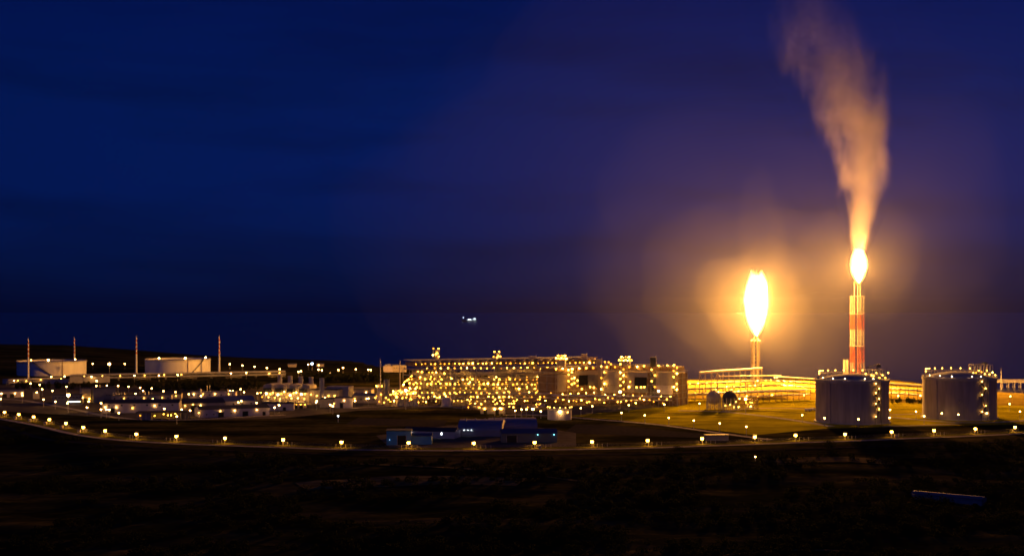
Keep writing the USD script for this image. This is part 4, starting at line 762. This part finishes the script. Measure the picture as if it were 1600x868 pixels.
# ------------------------------------------------------------------ flare towers
def lattice(t, c, w, z0, z1, mat, name='lattice_section', k=.85, mat2=None):
    m = MB(); hw = w / 2; n = max(1, int(round((z1 - z0) / (w * .55)))); C = [np.array([sx * hw, sy * hw, 0.]) for sx, sy in ((-1, -1), (1, -1), (1, 1), (-1, 1))]
    for i in range(4): m.beam(c + C[i] + Z * z0, c + C[i] + Z * (z1 - .06), k)
    for j in range(n):
        a, b = z0 + (z1 - z0) * j / n, z0 + (z1 - z0) * (j + 1) / n
        for i in range(4):
            p, q = C[i], C[(i + 1) % 4]; mid = (p + q) / 2
            m.beam(c + p + Z * a, c + q + Z * a, k * .6); m.beam(c + p + Z * a, c + mid + Z * b, k * .5); m.beam(c + q + Z * a, c + mid + Z * b, k * .5)
    t.part(name, m, mat)
def flame_mesh(c, z0, z1, w, seed):      # ragged tongue of burning gas with a torn crown
    H = z1 - z0; n = 40
    prof = [(.04, 0), (.11, .03), (.21, .09), (.33, .2), (.43, .33), (.49, .46), (.5, .56), (.48, .68), (.44, .78), (.38, .86), (.31, .93), (.22, 1.0), (.12, .96), (.02, .94)]
    m = MB().lathe(c, [(p * w, z0 + H * t) for p, t in prof], n); v = m.v[0]; k = np.repeat(np.arange(len(prof)), n); th = np.tile(np.arange(n) * 2 * np.pi / n, len(prof)); tt = np.array([t for _, t in prof])[k]
    nn = fbm(np.stack([np.cos(th) * 1.6, np.sin(th) * 1.6, tt * 3.5], 1) + seed, 3, seed) - .5
    d = v - c; d[:, 2] = 0; v += d * (nn * .55)[:, None] * np.minimum(1, tt * 4)[:, None]
    crown = sstep(.84, 1.0, tt) * (k <= 11); v[:, 2] += H * crown * (.03 * np.sin(th * 7 + seed + np.sin(th * 2) * 1.3) + .26 * (fbm(np.stack([np.cos(th) * 3, np.sin(th) * 3, th * 0], 1) + seed, 2, seed) - .5))
    return m
cL = g(1180.3, 1810); t = Thing('flare_tower', 'pale flare tower on the left with the larger white hot flame', 'flare tower', cL, 'flare towers')
zt = 63.
lattice(t, cL, 10, 0, zt, CONCL, k=.6)
for dx, dy in ((2.6, -1.5), (-2, 1.5)): t.part('riser_pipe', MB().tube(cL + [dx, dy, 0], cL + [dx, dy, zt + 3], 1.1, 10), WHITE, 40)
t.part('flare_tip', MB().tube(cL + Z * zt, cL + Z * (zt + 4.5), 1.7, 12, 2.2), DARK); t.part('top_platform', MB().box(cL + Z * (zt - 1), (13, 13, .4)), STEEL)
zL0, zL1 = CAMZ - (526 - HY) / FPX * 1810, CAMZ - (426 - HY) / FPX * 1810
t.part('flame', flame_mesh(cL + [1.5, 0, 0], zL0 + 3, zL1 - 14, 15, 3), FLAME, True); t.part('flame_envelope', flame_mesh(cL + [1.5, 0, 0], zL0, zL1 + 1, 36, 9), FIRE, True)
cR = g(1337, 1850); t = Thing('flare_tower', 'red and white striped flare tower with smaller flame and smoke plume', 'flare tower', cR, 'flare towers')
for z0, z1, mat in ((0, 18, TRED), (18, 29.6, TWHITE), (29.6, 53.2, TRED), (53.2, 76.7, TWHITE), (76.7, 99.5, TRED), (99.5, 125, TWHITE)): lattice(t, cR + [2.6, 0, 0], 14.5, z0, z1, mat, k=.3)
for dx, dy in ((-1.6, 0), (2.6, -2), (6.8, 1.5)):
    for z0, z1, mat in ((0, 29, TRED), (29, 53, TRED), (53, 77, TWHITE), (77, 99, TRED), (99, 142, TWHITE)): t.part('riser_pipe', MB().tube(cR + [dx, dy, z0], cR + [dx, dy, z1], .55, 10), mat, 40)
for z in (99, 125, 53): t.part('platform', MB().box(cR + [1.5, 0, z], (17, 15, .4)), STEEL)
for z0, z1, mat in ((0, 18, TRED), (18, 29.6, TWHITE), (29.6, 53.2, TRED), (53.2, 76.7, TWHITE), (76.7, 99.5, TRED), (99.5, 125, TWHITE)): lattice(t, cR + [-6.6, -2, 0], 3.2, z0, z1, mat, 'ladder_cage', .3)
lattice(t, cR + [-14.5, 0, 0], 5, 0, 33, CONCL, 'lift_tower', .5)
for dx in (-1.6, 2.6, 6.8): t.part('flare_tip', MB().tube(cR + [dx, 0, 142], cR + [dx, 0, 146], 1.4, 10, 1.8), DARK)
zR0, zR1 = CAMZ - (444 - HY) / FPX * 1850, CAMZ - (388 - HY) / FPX * 1850
t.part('flame', flame_mesh(cR + [4.5, 0, 0], zR0 + 3, zR1 - 9, 11.5, 5), FLAME, True); t.part('flame_envelope', flame_mesh(cR + [4.5, 0, 0], zR0, zR1, 25, 12), FIRE, True)

# ------------------------------------------------------------------ jetty, ship
t = Thing('jetty', 'long flare lit jetty trestle reaching over the dark water', 'jetty', g(1600, 2060)); p0, p1 = g(1500, 2075), g(1900, 2020)
p0[2] = p1[2] = -11.0; n = 42
t.part('deck', MB().beam(p0, p1, 12, 1.2), CONCL)
for i in range(n):
    p = p0 + (p1 - p0) * i / n; m = MB()
    for s in (-4, 4): m.beam(p + [0, s, -12], p + [0, s, -.6], .9)
    t.part('pile_bent', m, CONCL)
for k in range(5): t.part('pipe', MB().tube(p0 + [0, -4 + 2 * k, 2.0 + (k % 2) * 1.6], p1 + [0, -4 + 2 * k, 2.0 + (k % 2) * 1.6], .8, 8), PIPE, 40)
t.part('railing', MB().beam(p0 + [0, -6, 2], p1 + [0, -6, 2], .3).beam(p0 + [0, -6, 1], p1 + [0, -6, 1], .3), STEEL)
d = 13900.; s0 = np.array([(722 - 800) / FPX * d, d, SEAZ]); s1 = np.array([(744 - 800) / FPX * d, d + 60, SEAZ]); u = (s1 - s0) / np.linalg.norm(s1 - s0); v = np.array([-u[1], u[0], 0]); Ls = np.linalg.norm(s1 - s0)
t = Thing('ship', 'distant lit ship on the dark sea', 'ship', (s0 + s1) / 2)
hull = [(-.02, 14), (.02, 0), (.97, 0), (1.0, 12), (.8, 9), (.1, 9.5)]
t.part('hull', MB().prism([s0 + u * Ls * q - v * 11 + Z * z for q, z in hull], v * 22), DARK); t.part('superstructure', MB().box(s0 + u * Ls * .86 + Z * 21, (Ls * .14, 20, 24), math.atan2(u[1], u[0])), WHITE)
t.part('deck_house', MB().box(s0 + u * Ls * .5 + Z * 15, (Ls * .32, 18, 11), math.atan2(u[1], u[0])), WHITE); t.part('bow_mast', MB().beam(s0 + u * Ls * .06 + Z * 10, s0 + u * Ls * .06 + Z * 42, 2), WHITE)
t.part('funnel', MB().tube(s0 + u * Ls * .9 + Z * 32, s0 + u * Ls * .9 + Z * 42, 4, 10), RED)
for q, z, r in ((.06, 43, 2.6), (.36, 23, 2.2), (.44, 21, 2.8), (.5, 26, 2.2), (.56, 20, 3.0), (.64, 24, 2.2), (.8, 26, 2.4), (.86, 35, 3.0), (.9, 24, 2.6)): t.light(s0 + u * Ls * q - v * 13 + Z * z, 'cold', r, 'deck_lamp')

# ------------------------------------------------------------------ trees and scrub
def leaf_cloud(c, rx, ry, rz, n, size, r):
    d = r.normal(size=(n, 3)); d /= np.linalg.norm(d, axis=1, keepdims=True); rad = r.uniform(.45, 1.0, n) ** .6; lump = .72 + .55 * fbm(d * 1.7 + c[:3] * .37, 2, 11)
    p = np.asarray(c) + d * (rad * lump)[:, None] * [rx, ry, rz]; a = r.normal(size=(n, 3)); a /= np.linalg.norm(a, axis=1, keepdims=True); b = np.cross(a, r.normal(size=(n, 3))); b /= np.linalg.norm(b, axis=1, keepdims=True)
    s = (size * r.uniform(.6, 1.4, n))[:, None]; vv = np.stack([p - a * s, p + b * s * .6, p + a * s, p - b * s * .6], 1).reshape(-1, 3); k = np.arange(n)[:, None] * 4
    return vv, np.vstack([k + [0, 1, 2], k + [0, 2, 3]])
def belt(label, px0, px1, d0, d1, n, h, seed):
    r = np.random.default_rng(seed); m = MB()
    for i in range(n):
        c = g(r.uniform(px0, px1), r.uniform(d0, d1)); c[2] = float(T(c[0], c[1])); hh = h * r.uniform(.6, 1.15); m.add(*leaf_cloud(c + Z * hh * .55, hh * .36, hh * .36, hh * .5, 130, hh * .09, r)); m.tube(c, c + Z * hh * .6, hh * .03, 5)
    single('tree_belt', m, LEAF, label, 'trees', kind='stuff')
belt('dark belt of trees below the pipe run of the oil tanks', 200, 425, 1640, 1760, 90, 11, 1); belt('dark belt of trees on the slope behind the turbine stacks', 470, 606, 1850, 1930, 70, 12, 2)
belt('dark trees in front of the tall beige wall', 20, 200, 1690, 1760, 60, 8, 3); belt('dark trees along the shore between the two gas tanks', 1392, 1446, 1430, 1470, 34, 5, 4)
sh_r = np.random.default_rng(21)
def bush(label, px, py, h, w, n=420):
    c = G(px, py); t = Thing('bush', label, 'bush', c, None); t.part('stem', MB().tube(c - Z * .3, c + Z * h * .5, h * .04, 6, h * .02).tube(c + Z * h * .2, c + [w * .3, 0, h * .6], h * .025, 5).tube(c + Z * h * .2, c + [-w * .3, .3, h * .6], h * .025, 5), BARK)
    m = MB()
    for k in range(4): m.add(*leaf_cloud(c + [sh_r.uniform(-.3, .3) * w, sh_r.uniform(-.3, .3) * w, h * sh_r.uniform(.4, .65)], w * .38, w * .38, h * .4, n // 4, h * .07, sh_r))
    t.part('crown', m, LEAF)
for px, py, h, w, lab in [(835, 750, 8, 7, 'pointed dark bush at the end of the pale foreground field'), (849, 749, 6, 5, 'smaller bush right of the pointed bush by the foreground field'), (1300, 702, 7, 12, 'round dark bush under the lamp left of the left gas tank'),
                          (1345, 700, 6, 13, 'broad dark bush below the left gas tank outside the fence'), (1420, 708, 8, 16, 'wide dark thicket below the gap between the gas tanks'), (1500, 706, 8, 20, 'widest dark thicket below the right gas tank'), (1575, 700, 8, 13, 'dark bush nearest the right edge outside the fence'),
                          (1060, 706, 5, 9, 'low bush outside the fence below the spherical tanks'), (1200, 712, 5, 9, 'low bush right of the tiny pale lamp'), (1385, 730, 7, 12, 'dark bush on the foreground slope above the blue roofed shed'), (1270, 730, 6, 13, 'low dark bush in the middle of the right scrub'),
                          (1480, 812, 7, 12, 'dark bush in front of the blue roofed shed'), (1385, 800, 7, 12, 'dark bush left of the blue roofed shed'), (1570, 822, 7, 12, 'dark bush at the lower right corner')]: bush(lab, px, py, h, w)
proto = UsdGeom.PointInstancer.Define(stage, '/World/scrub'); tag(proto.GetPrim(), 'dark scrub and low bushes covering the foreground slope', 'scrub', kind='stuff')
for k in range(3):
    m = MB(); m.add(*leaf_cloud(np.array([0, 0, 1.1]), 2.2 + k * .4, 1.8, 1.3 + .3 * k, 90, .42, sh_r)); pp = '/World/scrub/clump_%d' % k; usdkit.mesh(stage, pp, m.mesh(), LEAF)
N = 9000; pxs = sh_r.uniform(-150, 1750, N); ds = sh_r.uniform(560, 1300, N); xs = (pxs - 800) / FPX * ds; zs = T(xs, ds)
keep = fbm(np.stack([xs * .014, ds * .02, xs * 0], 1), 3, 8) + .16 * (pxs > 900) > .5; keep &= ds < np.interp(pxs, EDGE_PX, EDGE_D) - 70
xs, ds, zs = xs[keep], ds[keep], zs[keep]; N = len(xs)
proto.CreatePrototypesRel().SetTargets(['/World/scrub/clump_%d' % k for k in range(3)]); proto.CreateProtoIndicesAttr(Vt.IntArray([int(i) for i in sh_r.integers(0, 3, N)]))
proto.CreatePositionsAttr(Vt.Vec3fArray.FromNumpy(np.stack([xs, ds, zs], 1).astype(np.float32))); proto.CreateScalesAttr(Vt.Vec3fArray.FromNumpy(np.repeat(sh_r.uniform(.5, 1.7, N)[:, None], 3, 1).astype(np.float32)))
al = sh_r.uniform(0, 2 * np.pi, N); proto.CreateOrientationsAttr(Vt.QuathArray([Gf.Quath(float(math.cos(x / 2)), 0, 0, float(math.sin(x / 2))) for x in al]))

# ------------------------------------------------------------------ smoke plume, drifting flare smoke, haze
def plume(name, label, yc, keys, sigma, seed, pad=1.35, nscale=.02, stretch=.5):
    """keys: (z, x, half width, density)"""
    k = np.array(keys, float); z0, z1 = k[0, 0], k[-1, 0]; x0, x1 = k[:, 1].min() - 1, k[:, 1].max() + 1
    ramp = [((q[0] - z0) / (z1 - z0), ((q[1] - x0) / (x1 - x0), q[2] / 200, q[3])) for q in k]
    mat = M(name + '_look', {'g': ('geometry', {}), 's': ('separate_xyz', {}), 't': ('map_range', {'from_min': z0, 'from_max': z1, 'clamp': True}), 'r': ('rgb_ramp', {'ramp': ramp}), 'rs': ('separate_color', {}),
        'xc': ('math', {'math_type': 'multiply_add', 'value2': x1 - x0, 'value3': x0}), 'dx': ('math', {'math_type': 'subtract'}), 'dy': ('math', {'math_type': 'subtract', 'value2': yc}), 'w': ('math', {'math_type': 'multiply', 'value2': 200.}),
        'dx2': ('math', {'math_type': 'multiply'}), 'rr2': ('math', {'math_type': 'multiply_add'}), 'rr': ('math', {'math_type': 'sqrt'}), 'q': ('math', {'math_type': 'divide'}),
        'm': ('mapping', {'scale': (1, 1, stretch), 'location': (seed * 37., 0, 0)}), 'n': ('noise_texture', {'scale': nscale, 'detail': 5., 'roughness': .58, 'distortion': .6}), 'nn': ('math', {'math_type': 'multiply_add', 'value2': 2.3, 'value3': -1.15}),
        'e': ('math', {'math_type': 'subtract'}), 'e1': ('map_range', {'range_type': 'smoothstep', 'from_min': -.95, 'from_max': .1, 'to_min': 0., 'to_max': 1., 'clamp': True}),
        'd': ('math', {'math_type': 'multiply'}), 'd2': ('math', {'math_type': 'multiply', 'value2': sigma}), 'v': ('principled_volume', {'color': (.80, .72, .96), 'anisotropy': .1})},
        [('g.position', 's.vector'), ('s.z', 't.value'), ('t.result', 'r.fac'), ('r.color', 'rs.color'), ('rs.r', 'xc.value1'), ('s.x', 'dx.value1'), ('xc.value', 'dx.value2'), ('s.y', 'dy.value1'), ('rs.g', 'w.value1'),
         ('dx.value', 'dx2.value1'), ('dx.value', 'dx2.value2'), ('dy.value', 'rr2.value1'), ('dy.value', 'rr2.value2'), ('dx2.value', 'rr2.value3'), ('rr2.value', 'rr.value1'), ('rr.value', 'q.value1'), ('w.value', 'q.value2'),
         ('g.position', 'm.vector'), ('m.vector', 'n.vector'), ('n.fac', 'nn.value1'), ('nn.value', 'e.value1'), ('q.value', 'e.value2'), ('e.value', 'e1.value'), ('e1.result', 'd.value1'), ('rs.b', 'd.value2'), ('d.value', 'd2.value1'), ('d2.value', 'v.density')], volume='v.volume')
    zz = np.linspace(z0, z1, 24); n = 24; al = np.arange(n) * 2 * np.pi / n; xc = np.interp(zz, k[:, 0], k[:, 1]); ww = np.interp(zz, k[:, 0], k[:, 2]) * pad
    vv = np.stack([xc[:, None] + ww[:, None] * np.cos(al), yc + ww[:, None] * np.sin(al), np.repeat(zz[:, None], n, 1)], -1).reshape(-1, 3); kk = np.arange(23)[:, None] * n; i = np.arange(n)[None]; j = (i + 1) % n
    f = np.vstack([np.stack([kk + i, kk + j, kk + n + j], -1).reshape(-1, 3), np.stack([kk + i, kk + n + j, kk + n + i], -1).reshape(-1, 3)]); nv = len(vv); vv = np.vstack([vv, [xc[0], yc, z0], [xc[-1], yc, z1]]); i = np.arange(n); j = (i + 1) % n
    f = np.vstack([f, np.stack([j, i, i * 0 + nv], 1), np.stack([23 * n + i, 23 * n + j, i * 0 + nv + 1], 1)])
    single(name, (vv, f), mat, label, 'smoke', kind='stuff')
def K(px, py, wpx, den, d): p = Q(px, py, d); return (p[2], p[0], wpx / FPX * d, den)
plume('smoke_plume', 'orange lit smoke plume rising from the striped flare tower', 1850., [K(1342, 398, 9, .4, 1850), K(1343, 370, 17, .9, 1850), K(1346, 330, 29, 1., 1850), K(1348, 290, 40, 1., 1850), K(1350, 232, 54, .95, 1850), K(1341, 194, 66, .85, 1850), K(1320, 145, 66, .5, 1850), K(1304, 97, 82, .26, 1850), K(1281, 48, 86, .13, 1850), K(1266, 0, 84, .06, 1850), K(1255, -40, 84, .02, 1850)], .022, 1)
def smoke_cell(label, c, rad, sigma, seed):
    mat = M('thin_smoke_%d' % len(smoke_n), {'v': ('principled_volume', {'color': (.9, .87, .9), 'density': sigma, 'anisotropy': .1})}, volume='v.volume'); smoke_n.append(1)
    s = trimesh.creation.icosphere(3); k = .54 + .77 * fbm(s.vertices * 1.7 + 20 + seed * 7.3, 3, seed)
    vv = s.vertices * np.asarray(rad, float) * k[:, None] + np.asarray(c, float); vv[:, 2] = np.clip(vv[:, 2], 6., 655.); single('flare_smoke', (vv, s.faces), mat, label, 'smoke', kind='stuff', smooth=True)
smoke_n = []
smoke_cell('broadest thin purple smoke drifting around both burning flares', (350, 1835, 230), (620, 500, 440), 1.45e-5, 1)
smoke_cell('thin smoke around and between the two burning flares', (385, 1825, 170), (320, 270, 270), 1.9e-5, 3)
smoke_cell('thin smoke glowing around the left flare', (346, 1812, 126), (165, 150, 155), 4.2e-5, 4)
smoke_cell('dense glowing smoke close around the left flame', (346, 1811, 118), (86, 80, 98), 6.5e-5, 5)
smoke_cell('thin smoke glowing around the right flare', (500, 1850, 172), (100, 90, 105), 4.6e-5, 6)
smoke_cell('faint column of orange smoke above the left flame', (352, 1811, 200), (34, 34, 120), 1.1e-4, 7)
HAZE = M('haze_look', {'v': ('principled_volume', {'color': (.80, .84, .92), 'density': 2e-6, 'anisotropy': .2})}, volume='v.volume')
b = trimesh.creation.box((90000, 70000, 700)); b.apply_translation((0, 27000, SEAZ - 1 - 6 + 350)); single('haze', (np.array(b.vertices), np.array(b.faces)), HAZE, 'thin night haze over the sea and the plant', 'haze', kind='stuff')
